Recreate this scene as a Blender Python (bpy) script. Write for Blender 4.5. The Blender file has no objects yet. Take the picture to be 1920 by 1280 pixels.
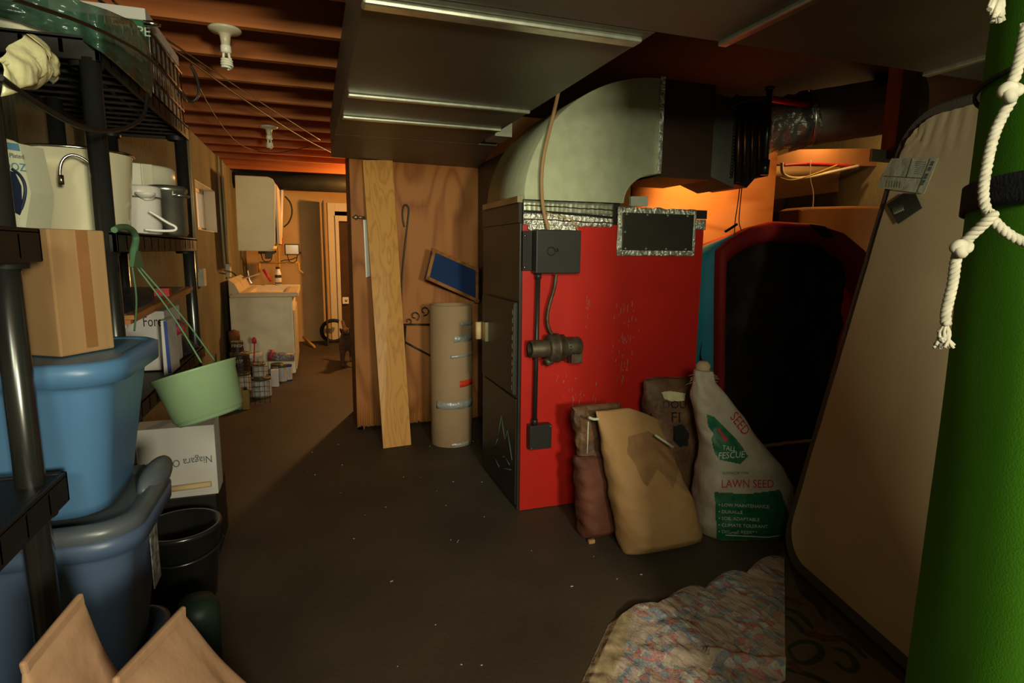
import bpy, bmesh, math, random
from mathutils import Vector, Matrix, noise
from mathutils.bvhtree import BVHTree
random.seed(7)
S=bpy.context.scene; C=S.collection
PI=math.pi
# ---------------- camera ----------------
F=1090.0; ZC=1.35
def basis(yaw,tilt,roll):
    y,t,r=map(math.radians,(yaw,tilt,roll))
    f=Vector((math.sin(y)*math.cos(t),math.cos(y)*math.cos(t),-math.sin(t)))
    ri=Vector((math.cos(y),-math.sin(y),0)); up=ri.cross(f)
    return ri*math.cos(r)+up*math.sin(r), -ri*math.sin(r)+up*math.cos(r), f
BR,BU,BF=basis(18.9,8.8,0.6)
cd=bpy.data.cameras.new('camera'); cam=bpy.data.objects.new('camera',cd); C.objects.link(cam)
cam.matrix_world=Matrix(((BR.x,BU.x,-BF.x,0),(BR.y,BU.y,-BF.y,0),(BR.z,BU.z,-BF.z,ZC),(0,0,0,1)))
cd.sensor_width=36; cd.lens=36*F/1920; cd.clip_start=0.02
S.camera=cam
def ray(px,py): return BR*((px-960)/F)-BU*((py-640)/F)+BF
O=Vector((0,0,ZC))
def PZ(px,py,z=0): d=ray(px,py); return O+d*((z-ZC)/d.z)
def PX(px,py,x): d=ray(px,py); return O+d*(x/d.x)
def PY(px,py,y): d=ray(px,py); return O+d*(y/d.y)
def PD(px,py,r): d=ray(px,py); return O+d*(r/math.hypot(d.x,d.y))
def PP(px,py,p0,n): d=ray(px,py); return O+d*((p0-O).dot(n)/d.dot(n))
# ---------------- light ----------------
S.view_settings.view_transform='Standard'; S.view_settings.look='None'
S.view_settings.exposure=0.0; S.view_settings.gamma=1.0; S.view_settings.use_curve_mapping=False
W=bpy.data.worlds.new('world'); S.world=W; W.use_nodes=True
W.node_tree.nodes['Background'].inputs[0].default_value=(.86,.84,.56,1)
W.node_tree.nodes['Background'].inputs[1].default_value=0.34
def area(name,loc,target,sx,sy,power,col,spread=180):
    l=bpy.data.lights.new(name,'AREA'); l.shape='RECTANGLE'; l.size=sx; l.size_y=sy; l.energy=power; l.color=col; l.spread=math.radians(spread)
    o=bpy.data.objects.new(name,l); C.objects.link(o); o.location=loc
    o.rotation_euler=(Vector(target)-Vector(loc)).to_track_quat('-Z','Y').to_euler(); return o
def point(name,loc,r,power,col):
    l=bpy.data.lights.new(name,'POINT'); l.shadow_soft_size=r; l.energy=power; l.color=col
    o=bpy.data.objects.new(name,l); C.objects.link(o); o.location=loc; return o
area('window_daylight',(0.62,-1.45,1.52),(0.9,3.0,1.35),0.28,0.28,72,(1.0,.94,.66))
area('stairwell_daylight',(-0.25,-1.3,2.0),(0.9,2.7,1.75),0.6,0.4,13,(.95,1.0,.70),75)  # added fill with no real source, lifts the elbow and upper zone
point('back_room_lamp',(1.05,7.0,1.95),.06,135,(1.0,.50,.15))
sp=bpy.data.lights.new('crawl_space_lamp','SPOT'); sp.energy=34; sp.color=(1.0,.42,.10); sp.spot_size=math.radians(135); sp.spot_blend=.5; sp.shadow_soft_size=.04
so_=bpy.data.objects.new('crawl_space_lamp',sp); C.objects.link(so_); so_.location=(2.52,3.16,1.93); so_.rotation_euler=Vector((.45,.75,-.62)).to_track_quat('-Z','Y').to_euler()
cl_=PY(1575,232,3.95); point('crawl_space_bulb',cl_,.03,13,(1.0,.55,.18))  # second lamp, added out of sight behind the duct to brighten the beams
# ---------------- materials ----------------
def mat(name,col,rough=.7,metal=0,var=.12,scale=6,bump=0.0,bscale=40,col2=None,stretch=(1,1,1),spec=.4,trans=0,alpha=1,emit=0,detail=4,coord='Object'):
    m=bpy.data.materials.new(name); m.use_nodes=True; n=m.node_tree.nodes; L=m.node_tree.links
    b=n['Principled BSDF']; b.inputs['Roughness'].default_value=rough; b.inputs['Metallic'].default_value=metal
    b.inputs['Specular IOR Level'].default_value=spec
    if trans: b.inputs['Transmission Weight'].default_value=trans
    if alpha<1: b.inputs['Alpha'].default_value=alpha
    tc=n.new('ShaderNodeTexCoord'); mp=n.new('ShaderNodeMapping'); mp.inputs['Scale'].default_value=stretch
    L.new(tc.outputs[coord],mp.inputs[0])
    nz=n.new('ShaderNodeTexNoise'); nz.inputs['Scale'].default_value=scale; nz.inputs['Detail'].default_value=detail
    L.new(mp.outputs[0],nz.inputs[0])
    r=n.new('ShaderNodeValToRGB'); c2=col2 or tuple(c*(1-var*2) for c in col)
    r.color_ramp.elements[0].color=(*c2,1); r.color_ramp.elements[1].color=(*col,1)
    r.color_ramp.elements[0].position=.32; r.color_ramp.elements[1].position=.68
    L.new(nz.outputs['Fac'],r.inputs[0]); L.new(r.outputs[0],b.inputs['Base Color'])
    if emit: L.new(r.outputs[0],b.inputs['Emission Color']); b.inputs['Emission Strength'].default_value=emit
    if bump:
        n2=n.new('ShaderNodeTexNoise'); n2.inputs['Scale'].default_value=bscale; n2.inputs['Detail'].default_value=5
        L.new(mp.outputs[0],n2.inputs[0]); bp=n.new('ShaderNodeBump'); bp.inputs['Strength'].default_value=bump; bp.inputs['Distance'].default_value=.02
        L.new(n2.outputs['Fac'],bp.inputs['Height']); L.new(bp.outputs[0],b.inputs['Normal'])
    return m
def wood(name,c1,c2,axis='Z',scale=5,dist=6,rough=.6,fine=.25,stretch=.18,bands=1.0):
    m=bpy.data.materials.new(name); m.use_nodes=True; n=m.node_tree.nodes; L=m.node_tree.links
    b=n['Principled BSDF']; b.inputs['Roughness'].default_value=rough; b.inputs['Specular IOR Level'].default_value=.3
    tc=n.new('ShaderNodeTexCoord'); mp=n.new('ShaderNodeMapping')
    s=[1,1,1]; s['XYZ'.index(axis)]=stretch; mp.inputs['Scale'].default_value=s
    L.new(tc.outputs['Object'],mp.inputs[0])
    nz=n.new('ShaderNodeTexNoise'); nz.inputs['Scale'].default_value=scale; nz.inputs['Detail'].default_value=2; nz.inputs['Roughness'].default_value=.4
    L.new(mp.outputs[0],nz.inputs[0])
    mu=n.new('ShaderNodeMath'); mu.operation='MULTIPLY'; mu.inputs[1].default_value=dist*bands; L.new(nz.outputs['Fac'],mu.inputs[0])
    pp=n.new('ShaderNodeMath'); pp.operation='PINGPONG'; pp.inputs[1].default_value=.5; L.new(mu.outputs[0],pp.inputs[0])
    n2=n.new('ShaderNodeTexNoise'); n2.inputs['Scale'].default_value=scale*16; n2.inputs['Detail'].default_value=3
    mp2=n.new('ShaderNodeMapping'); s2=[1,1,1]; s2['XYZ'.index(axis)]=.05; mp2.inputs['Scale'].default_value=s2
    L.new(tc.outputs['Object'],mp2.inputs[0]); L.new(mp2.outputs[0],n2.inputs[0])
    ad=n.new('ShaderNodeMath'); ad.operation='MULTIPLY_ADD'; ad.inputs[1].default_value=fine; L.new(n2.outputs['Fac'],ad.inputs[0]); L.new(pp.outputs[0],ad.inputs[2])
    r=n.new('ShaderNodeValToRGB'); r.color_ramp.elements[0].color=(*c2,1); r.color_ramp.elements[1].color=(*c1,1)
    r.color_ramp.elements[0].position=.08; r.color_ramp.elements[1].position=.42
    L.new(ad.outputs[0],r.inputs[0]); L.new(r.outputs[0],b.inputs['Base Color'])
    return m
M={}
def G(k,*a,**kw):
    M[k]=mat(k,*a,**kw); return M[k]
G('concrete_floor',(.078,.058,.038),.62,var=.16,scale=2.2,bump=.12,bscale=60,col2=(.052,.037,.025),detail=8)
G('concrete_wall',(.20,.175,.10),.9,var=.2,scale=3,bump=.5,bscale=30,stretch=(1,1,.5),detail=8)
G('drywall',(.62,.38,.15),.85,var=.07,scale=3)
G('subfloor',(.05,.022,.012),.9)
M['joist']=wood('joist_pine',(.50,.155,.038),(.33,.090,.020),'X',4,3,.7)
M['plywood']=wood('plywood',(.47,.175,.050),(.30,.095,.024),'Z',2.6,9,.65,stretch=.28)
M['ply_orange']=wood('fir_plywood',(.55,.27,.10),(.38,.15,.045),'X',3,7,.65)
M['oak']=wood('oak_board',(.68,.32,.075),(.50,.20,.042),'Z',11,8,.42,stretch=.045,fine=.35)
M['lightwood']=wood('pale_wood',(.72,.52,.28),(.58,.38,.18),'Z',5,3,.6)
M['framewood']=wood('frame_wood',(.45,.19,.06),(.28,.10,.03),'Y',5,4,.5)
M['darkwood']=wood('dark_wood',(.20,.075,.03),(.12,.04,.016),'Z',5,4,.7)
G('duct',(.17,.155,.115),.50,.55,var=.14,scale=2.2,bump=.05,bscale=6,detail=6)
G('duct_dark',(.070,.062,.045),.55,.5,var=.2,scale=3)
G('galv',(.50,.52,.38),.42,.75,var=.10,scale=12,detail=8)
G('galv_elbow',(.47,.48,.32),.55,.40,var=.08,scale=18,detail=9)
G('seam',(.75,.78,.62),.28,.9,var=.12,scale=30)
G('foil',(.95,.92,.80),.30,.85,var=.10,scale=60,bump=1.0,bscale=45)
G('foil_dark',(.22,.22,.18),.28,.55,var=.2,scale=12,bump=.9,bscale=22)
G('furnace_red',(.52,.016,.010),.38,var=.06,scale=5,spec=.45)
G('furnace_black',(.035,.031,.025),.38,.2,var=.2,scale=8,spec=.5)
G('black_plastic',(.016,.014,.012),.5,spec=.3,bump=.05,bscale=300)
G('black_gloss',(.018,.018,.017),.24,spec=1.0)
G('black_metal',(.040,.037,.030),.40,.3,var=.2)
G('box_black',(.034,.033,.028),.42,.2,bump=.08,bscale=300)
G('duct_sleeve',(.19,.18,.13),.6,.2,var=.1)
G('rust',(.115,.10,.07),.55,.5,var=.25,scale=30,col2=(.07,.04,.02))
G('rubber',(.012,.012,.012),.7)
G('copper_dull',(.20,.09,.05),.35,.9,var=.3,scale=20)
G('blue_tub',(.085,.205,.40),.38,var=.05,scale=4,spec=.5)
G('blue_lid',(.10,.22,.34),.42,var=.05)
G('navy_tub',(.075,.115,.21),.40,var=.05,spec=.5)
G('gray_lid',(.10,.115,.135),.36,var=.08,spec=.6)
G('green_pot',(.25,.36,.20),.42,var=.05,spec=.4)
G('soil',(.016,.014,.010),.9)
G('hook_green',(.10,.22,.11),.5)
G('enamel',(.90,.83,.58),.16,var=.02,spec=.6)
G('cream_plastic',(.78,.74,.56),.35,var=.03)
G('white_plastic',(.78,.74,.68),.35,var=.03)
G('chrome',(.75,.74,.70),.18,1.0,var=.05)
G('aluminium',(.50,.50,.42),.30,.9,var=.1,scale=10)
G('cardboard',(.41,.235,.105),.85,var=.07,scale=4,stretch=(8,8,.6))
G('cardboard_inner',(.24,.13,.055),.9)
G('packing_tape',(.34,.15,.055),.35,var=.1)
G('tube_card',(.42,.27,.155),.75,var=.05,scale=5)
G('kraft',(.44,.245,.105),.75,var=.09,scale=5,bump=.35,bscale=9,col2=(.36,.185,.07))
G('kraft_fg',(.46,.27,.165),.7,var=.08,scale=5,bump=.3,bscale=9,col2=(.36,.19,.10))
G('kraft_dark',(.19,.09,.042),.6,var=.25,scale=9,bump=.9,bscale=12,col2=(.07,.03,.016))
G('kraft_red',(.15,.042,.022),.75,var=.2,scale=7,bump=.5,bscale=12)
G('ink_black',(.012,.011,.010),.6)
G('ink_green',(.012,.115,.050),.5,var=.1,scale=30)
G('ink_red',(.42,.018,.03),.55,var=.1)
G('ink_grey',(.10,.13,.14),.6)
G('ink_white',(.60,.60,.50),.6)
G('ink_blue',(.02,.05,.28),.5)
G('poly_sack',(.44,.37,.29),.55,var=.12,scale=9,bump=.5,bscale=14,col2=(.34,.27,.20))
G('fray',(.50,.33,.22),.8)
G('white_card',(.62,.58,.55),.7,var=.05,scale=3)
G('blue_fabric',(.018,.050,.17),.85,bump=.2,bscale=200)
G('green_foam',(.062,.215,.010),.9,var=.10,scale=5,bump=.10,bscale=320,col2=(.052,.185,.008),spec=.15)
G('strap',(.010,.011,.016),.85,bump=.3,bscale=200)
G('rope',(.38,.34,.27),.85,var=.15,scale=60)
G('bed_cloth',(.60,.48,.29),.9,var=.05,scale=4,bump=.04,bscale=160,coord='Object')
G('bed_border',(.105,.090,.070),.9,var=.08,bump=.2,bscale=200)
G('shell_red',(.30,.010,.010),.75,var=.15,scale=5)
G('shell_teal',(.012,.22,.32),.6,var=.1)
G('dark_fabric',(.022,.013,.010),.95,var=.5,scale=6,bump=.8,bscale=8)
G('clear_bag',(.70,.64,.36),.30,var=.15,scale=6,bump=.6,bscale=9,spec=.6)
G('green_film',(.055,.125,.085),.22,var=.25,scale=5,bump=.5,bscale=8,spec=.7,alpha=.72)
G('label_paper',(.55,.56,.42),.35,var=.08,scale=20,bump=.3,bscale=20)
G('cream_paint',(.86,.80,.50),.55,var=.04)
G('sink_paint',(.82,.76,.56),.6,var=.10,scale=5,col2=(.62,.55,.38))
G('sink_top',(.62,.50,.32),.4,var=.05)
G('mirror',(.8,.8,.8),.05,1,var=0)
G('pale_paint',(.75,.62,.40),.55,var=.04)
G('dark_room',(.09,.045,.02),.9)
G('yellow_paint',(.65,.36,.06),.5)
G('lamp_glass',(.62,.64,.55),.12,spec=.8)
G('fur',(.16,.10,.065),.95,var=.3,scale=30,bump=1,bscale=70,col2=(.07,.045,.03))
G('fur_dark',(.035,.025,.02),.95)
G('can_metal',(.40,.34,.20),.35,.8,var=.2)
G('can_label_dark',(.05,.022,.022),.45,var=.3,scale=12)
G('can_label_white',(.50,.50,.50),.5,var=.1,scale=14)
G('gold_tin',(.45,.32,.10),.3,.8)
G('porcelain',(.58,.50,.34),.35,var=.03)
G('cfl',(.85,.82,.66),.3,var=.02)
G('wire_black',(.012,.010,.009),.5)
G('wire_white',(.75,.70,.58),.5)
G('wire_red',(.50,.03,.04),.45)
G('wire_yellow',(.55,.36,.05),.5)
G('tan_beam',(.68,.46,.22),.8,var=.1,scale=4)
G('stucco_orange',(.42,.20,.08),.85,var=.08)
G('vase_box',(.58,.57,.42),.5,var=.03)
G('navy_print',(.012,.018,.05),.5)
G('printed_mix',(.35,.34,.33),.5,var=.4,scale=45,col2=(.06,.05,.06))
G('dark_green',(.014,.030,.020),.5)
G('teal_tape',(.02,.30,.30),.5)
G('pink_plastic',(.42,.05,.09),.5)
G('glass',(.80,.66,.42),.1,var=.1,emit=.22)
G('scratch',(.34,.17,.14),.7)
G('orange_tape',(.80,.06,.02),.45)
G('steel_duct_tape',(.52,.52,.50),.30,.3,bump=.4,bscale=50)
# ---------------- mesh helpers ----------------
def NB(): return bmesh.new()
def box(bm,x0,x1,y0,y1,z0,z1,mi=0):
    vs=[bm.verts.new((x,y,z)) for x in(x0,x1) for y in(y0,y1) for z in(z0,z1)]
    for f in((0,1,3,2),(4,6,7,5),(0,4,5,1),(2,3,7,6),(0,2,6,4),(1,5,7,3)):
        bm.faces.new([vs[i] for i in f]).material_index=mi
def obox(bm,c,ax,ay,az,mi=0):   # centre and three half vectors
    c=Vector(c); vs=[bm.verts.new(c+ax*i+ay*j+az*k) for i in(-1,1) for j in(-1,1) for k in(-1,1)]
    for f in((0,1,3,2),(4,6,7,5),(0,4,5,1),(2,3,7,6),(0,2,6,4),(1,5,7,3)):
        bm.faces.new([vs[i] for i in f]).material_index=mi
def frame_of(d):
    d=Vector(d).normalized(); a=Vector((0,0,1)) if abs(d.z)<.9 else Vector((1,0,0))
    u=d.cross(a).normalized(); return u,d.cross(u).normalized(),d
def lathe(bm,prof,c=(0,0,0),axis=(0,0,1),seg=40,mi=0,cap=False,sx=1,sy=1):
    u,v,d=frame_of(axis); c=Vector(c)
    if abs(d.z)>.99: u,v=Vector((1,0,0)),Vector((0,1,0))
    rings=[]
    for r,h in prof:
        rings.append([bm.verts.new(c+d*h+(u*math.cos(2*PI*i/seg)*sx+v*math.sin(2*PI*i/seg)*sy)*max(r,1e-4)) for i in range(seg)])
    for a,b in zip(rings,rings[1:]):
        for i in range(seg):
            j=(i+1)%seg; f=bm.faces.new((a[i],a[j],b[j],b[i])); f.material_index=mi; f.smooth=True
    if cap:
        for r in (rings[0],rings[-1]):
            bm.faces.new(r).material_index=mi
def tube(bm,pts,r,seg=10,mi=0,smooth_it=2,cap=True):
    pts=[Vector(p) for p in pts]
    for _ in range(smooth_it):
        if len(pts)<3: break
        q=[pts[0]]
        for a,b in zip(pts,pts[1:]): q+= [a*.75+b*.25,a*.25+b*.75]
        q.append(pts[-1]); pts=q
    rs=r if isinstance(r,(list,tuple)) else None
    rings=[];pu=None
    for i,p in enumerate(pts):
        d=(pts[min(i+1,len(pts)-1)]-pts[max(i-1,0)])
        if d.length<1e-7: d=Vector((0,0,1))
        d.normalize()
        if pu is None: u=frame_of(d)[0]
        else:
            u=pu-d*pu.dot(d); u=u.normalized() if u.length>1e-5 else frame_of(d)[0]
        pu=u; v=d.cross(u); t=i/max(1,len(pts)-1)
        rr=(rs[0]*(1-t)+rs[1]*t) if rs else r
        rings.append([bm.verts.new(p+(u*math.cos(2*PI*k/seg)+v*math.sin(2*PI*k/seg))*rr) for k in range(seg)])
    for a,b in zip(rings,rings[1:]):
        for k in range(seg):
            j=(k+1)%seg; f=bm.faces.new((a[k],a[j],b[j],b[k])); f.smooth=True; f.material_index=mi
    if cap: bm.faces.new(rings[0]); bm.faces.new(rings[-1])
def prism(bm,poly,off,mi=0,side_mi=None):
    off=Vector(off); a=[bm.verts.new(Vector(p)) for p in poly]; b=[bm.verts.new(Vector(p)+off) for p in poly]
    bm.faces.new(a).material_index=mi; bm.faces.new(b[::-1]).material_index=mi
    n=len(a)
    for i in range(n):
        f=bm.faces.new((a[i],a[(i+1)%n],b[(i+1)%n],b[i])); f.material_index=mi if side_mi is None else side_mi
def rrect(w,h,r,n=6):   # rounded rectangle polygon centred on 0
    out=[]
    for cx,cy,a0 in((w/2-r,h/2-r,0),(-w/2+r,h/2-r,90),(-w/2+r,-h/2+r,180),(w/2-r,-h/2+r,270)):
        for k in range(n+1):
            a=math.radians(a0+90*k/n); out.append((cx+r*math.cos(a),cy+r*math.sin(a)))
    return out
def grid(bm,nu,nv,fn,mi=None):
    V=[[bm.verts.new(fn(i/nu,j/nv)) for j in range(nv+1)] for i in range(nu+1)]
    for i in range(nu):
        for j in range(nv):
            f=bm.faces.new((V[i][j],V[i+1][j],V[i+1][j+1],V[i][j+1])); f.smooth=True
            if mi: f.material_index=mi((i+.5)/nu,(j+.5)/nv)
    return V
def tagit(o,label=None,cat=None,group=None,kind=None):
    if label:o['label']=label
    if cat:o['category']=cat
    if group:o['group']=group
    if kind:o['kind']=kind
    return o
def thing(name,loc,label,cat,group=None):
    o=bpy.data.objects.new(name,None); C.objects.link(o); o.location=Vector(loc); o.empty_display_size=.05
    return tagit(o,label,cat,group)
def wloc(o):
    p=Vector((0,0,0))
    while o: p+=o.location; o=o.parent
    return p
def obj(name,bm,mats,parent=None,bevel=0,label=None,cat=None,group=None,kind=None,recalc=True,solid=0,sub=0):
    if recalc: bmesh.ops.recalc_face_normals(bm,faces=bm.faces)
    if parent: off=wloc(parent)
    else:
        xs=[v.co for v in bm.verts]; lo=Vector([min(c[i] for c in xs) for i in range(3)]); hi=Vector([max(c[i] for c in xs) for i in range(3)])
        off=Vector(((lo.x+hi.x)/2,(lo.y+hi.y)/2,lo.z))
    for v in bm.verts: v.co-=off
    me=bpy.data.meshes.new(name); bm.to_mesh(me); bm.free()
    for m in (mats if isinstance(mats,(list,tuple)) else [mats]): me.materials.append(M[m] if isinstance(m,str) else m)
    o=bpy.data.objects.new(name,me); C.objects.link(o)
    if parent: o.parent=parent
    else: o.location=off
    if solid:
        s=o.modifiers.new('solid','SOLIDIFY'); s.thickness=solid; s.offset=0
    if bevel:
        b=o.modifiers.new('bevel','BEVEL'); b.width=bevel; b.segments=2; b.limit_method='ANGLE'; b.angle_limit=math.radians(40)
    if sub:
        s=o.modifiers.new('sub','SUBSURF'); s.levels=sub; s.render_levels=sub
    return tagit(o,label,cat,group,kind)
def struct(name,bm,m,**k): return obj(name,bm,m,kind='structure',**k)
def B(name,m,x0,x1,y0,y1,z0,z1,parent=None,**k):
    bm=NB(); box(bm,x0,x1,y0,y1,z0,z1); return obj(name,bm,m,parent,**k)
def copy_tree(o,parent=None):
    c=o.copy(); C.objects.link(c)
    if parent: c.parent=parent
    for ch in list(o.children): copy_tree(ch,c)
    return c
def text_bm(body,size,origin,xd,yd,sub_n=0,shear=0,sx=1):
    cu=bpy.data.curves.new('t','FONT'); cu.body=body; cu.size=size; cu.shear=shear; cu.resolution_u=3
    to=bpy.data.objects.new('t',cu); C.objects.link(to); dg=bpy.context.evaluated_depsgraph_get()
    me=bpy.data.meshes.new_from_object(to.evaluated_get(dg)); bpy.data.objects.remove(to)
    bm=NB(); bm.from_mesh(me); bpy.data.meshes.remove(me)
    if sub_n:
        bmesh.ops.triangulate(bm,faces=bm.faces)
        bmesh.ops.subdivide_edges(bm,edges=bm.edges,cuts=sub_n,use_grid_fill=True)
    xd=Vector(xd).normalized(); yd=Vector(yd).normalized(); o=Vector(origin)
    for v in bm.verts: v.co=o+xd*v.co.x*sx+yd*v.co.y
    return bm
def lettering(body,size,origin,xd,yd,m,parent,name='lettering',thick=.0006,target=None,d=None,off=.002,**k):
    bm=text_bm(body,size,origin,xd,yd,sub_n=2 if target else 0,**k)
    if target:
        me=target.data; wl=wloc(target); tb=NB(); tb.from_mesh(me)
        for v in tb.verts: v.co+=wl
        tree=BVHTree.FromBMesh(tb); d=Vector(d).normalized()
        for v in bm.verts:
            h=tree.ray_cast(v.co-d*.6,d,2.0)
            if h[0] is not None: v.co=h[0]-d*off
        tb.free()
    return obj(name,bm,m,parent,recalc=False,solid=thick)
# ---------------- setting ----------------
XL=-0.87
bm=NB(); box(bm,XL-.3,5.2,-1.6,11,-.1,0); fl=struct('floor',bm,'concrete_floor')
bm=NB()
for a in((XL-.3,-.5,-1.75,-1.6,0,2.5),(2.3,5.2,-1.75,-1.6,0,2.5),(-.5,2.3,-1.75,-1.6,0,1.25),(-.5,2.3,-1.75,-1.6,2.2,2.5)): box(bm,*a)
struct('wall_front',bm,'concrete_wall')  # unseen wall added behind the camera, its opening keeps the lower zone dark
# left wall with the small window opening
wy0,wy1,wz0,wz1=5.40,6.45,1.50,1.90
bm=NB()
for a in((XL-.3,XL,-1.6,wy0,0,2.27),(XL-.3,XL,wy1,9.3,0,2.27),(XL-.3,XL,wy0,wy1,0,wz0),(XL-.3,XL,wy0,wy1,wz1,2.27)): box(bm,*a)
struct('wall_left',bm,'concrete_wall')
win=thing('window_1',(XL-.2,(wy0+wy1)/2,wz0),None,None); tagit(win,kind='structure')
bm=NB(); x=XL-.10
for a in((x-.03,x,wy0,wy1,wz0,wz0+.04),(x-.03,x,wy0,wy1,wz1-.04,wz1),(x-.03,x,wy0,wy0+.04,wz0,wz1),(x-.03,x,wy1-.04,wy1,wz0,wz1),(x-.03,x,5.88,5.92,wz0,wz1)): box(bm,*a)
obj('window_frame',bm,'pale_paint',win); B('pane','glass',x-.02,x-.014,wy0+.04,wy1-.04,wz0+.04,wz1-.04,win)
bm=NB()
for a in((XL-.10,XL-.001,wy0,wy1,wz0,wz0+.006),(XL-.10,XL-.001,wy0,wy1,wz1-.006,wz1),(XL-.10,XL-.001,wy1-.006,wy1,wz0,wz1)): box(bm,*a)
obj('reveal_lining',bm,'cream_plastic',win)
# back wall with doorway
YB=9.05
bm=NB(); box(bm,XL-.3,.30,YB,YB+.12,0,2.5); box(bm,1.15,5.2,YB,YB+.12,0,2.5); box(bm,.30,1.15,YB,YB+.12,1.92,2.5); struct('wall_back',bm,'drywall')
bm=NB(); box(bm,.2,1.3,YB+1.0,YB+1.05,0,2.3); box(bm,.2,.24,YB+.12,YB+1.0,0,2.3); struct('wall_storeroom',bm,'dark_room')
d1=thing('door_1',(.6,YB,0),None,None); tagit(d1,kind='structure')
bm=NB(); box(bm,.24,.34,YB-.03,YB,0,2.02); box(bm,.34,1.25,YB-.03,YB,1.90,2.02); obj('casing',bm,'pale_paint',d1,bevel=.003)
bm=NB(); box(bm,.34,.39,YB-.07,YB+.1,0,1.84); box(bm,.39,1.15,YB-.07,YB+.1,1.76,1.84); obj('jamb',bm,'pale_paint',d1,bevel=.003)
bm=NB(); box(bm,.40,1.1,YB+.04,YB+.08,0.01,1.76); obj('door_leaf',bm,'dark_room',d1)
# ceiling with joists
ce=thing('ceiling',(1.5,4,2.27),None,None); tagit(ce,kind='structure')
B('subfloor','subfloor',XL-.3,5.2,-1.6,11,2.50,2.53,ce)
y=2.84-.438*10; j0=None
k=0
while y<9.0:
    if j0 is None: j0=B('joist','joist',XL-.3,1.02,y,y+.038,2.27,2.50,ce); jy=y
    else:
        j=j0.copy(); C.objects.link(j); j.parent=ce; j.location.y=y-jy
        j.data=j0.data.copy()
        for v in j.data.vertices: pass
    y+=.438
# plywood closet (partition)
bm=NB()
def plyfn(u,v):
    x=.275+u*1.0; z0=0.0
    if v==0: z0=.03*abs(noise.noise(Vector((x*60,1,0))))+.02
    return Vector((x,4.4,z0+v*(2.06-z0)))
grid(bm,120,8,plyfn); pw=struct('wall_closet',bm,'plywood',solid=.012)
bm=NB(); box(bm,.28,.33,4.41,4.95,0,2.06); box(bm,.33,1.3,4.9,4.95,0,2.06); box(bm,.28,.32,4.41,4.45,0,2.06); struct('wall_closet_side',bm,'darkwood')
# right and crawl space walls
bm=NB(); box(bm,5.0,5.2,-1.6,9.1,0,2.5); struct('wall_right',bm,'concrete_wall')
bm=NB(); box(bm,1.3,2.45,4.95,5.05,0,2.5); box(bm,2.4,5.0,5.3,5.4,0,2.5); struct('wall_crawl_space',bm,'tan_beam')
bm=NB(); p=[PY(1225,300,3.62),PY(1457,300,3.62),PY(1453,420,3.62),PY(1225,560,3.62)]
box(bm,2.1,p[1].x,3.62,3.64,.3,2.2); struct('wall_plywood',bm,'ply_orange')
# ---------------- overhead duct ----------------
t=thing('overhead_trunk_duct',(.6,3,2.0),'wide flat grey sheet metal trunk duct running to the plywood closet overhead','duct')
bm=NB(); box(bm,.155,1.0,1.622,3.60,2.0,2.255); obj('duct_body',bm,'duct',t,bevel=.004)
for ya,w,h in((2.67,.026,.014),(3.11,.030,.014)):
    bm=NB(); box(bm,.17,.99,ya-w/2,ya+w/2,2.0-h,2.002); obj('seam_strip',bm,'seam',t,bevel=.005)
bm=NB(); box(bm,1.0,1.10,3.25,3.45,1.99,2.2); obj('collar',bm,'galv',t)
bm=NB(); box(bm,.15,.98,1.66,1.715,1.982,2.0); obj('seam_strip',bm,'seam',t,bevel=.008)
t=thing('overhead_cross_duct',(1.2,1,2.0),'broad sheet metal cross duct overhead nearest the viewer, crossing to the right','duct')
bm=NB(); box(bm,.135,2.9,.2,1.62,2.0,2.255); obj('duct_body',bm,'duct',t,bevel=.004)
for xa in(1.235,2.115):
    bm=NB(); box(bm,xa-.016,xa+.016,.3,1.62,1.985,2.001); obj('seam_strip',bm,'seam',t,bevel=.005)
# sloping end piece by the closet
bm=NB(); pts=[Vector((.155,3.602,2.0)),Vector((1.12,3.602,2.0)),Vector((1.22,4.38,1.97)),Vector((.155,4.38,1.985))]
prism(bm,pts,(0,0,.24)); obj('duct_end_transition',bm,'duct',None,label='dark sloping duct end piece meeting the top of the plywood closet',cat='duct')
# ---------------- furnace ----------------
fy=2.715; fx0=.98; fx1=2.025; fb=3.38
t=thing('furnace',((fx0+fx1)/2,fy+.3,0),'large red furnace cabinet with black left side standing behind the kraft bags','furnace')
FT=1.49; fu=t
B('red_panel','furnace_red',fx0,fx1,fy-.004,fy+.010,0.005,FT,t,bevel=.002,label='bright red front panel with scratches')
bm=NB(); box(bm,fx0-.012,fx1-.002,fy+.010,fb,0.0,FT); obj('cabinet',bm,'furnace_black',t,bevel=.004,label='black painted metal cabinet side')
B('top_collar','furnace_black',fx0-.015,1.52,fy+.02,fb,FT,1.60,t)
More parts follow.
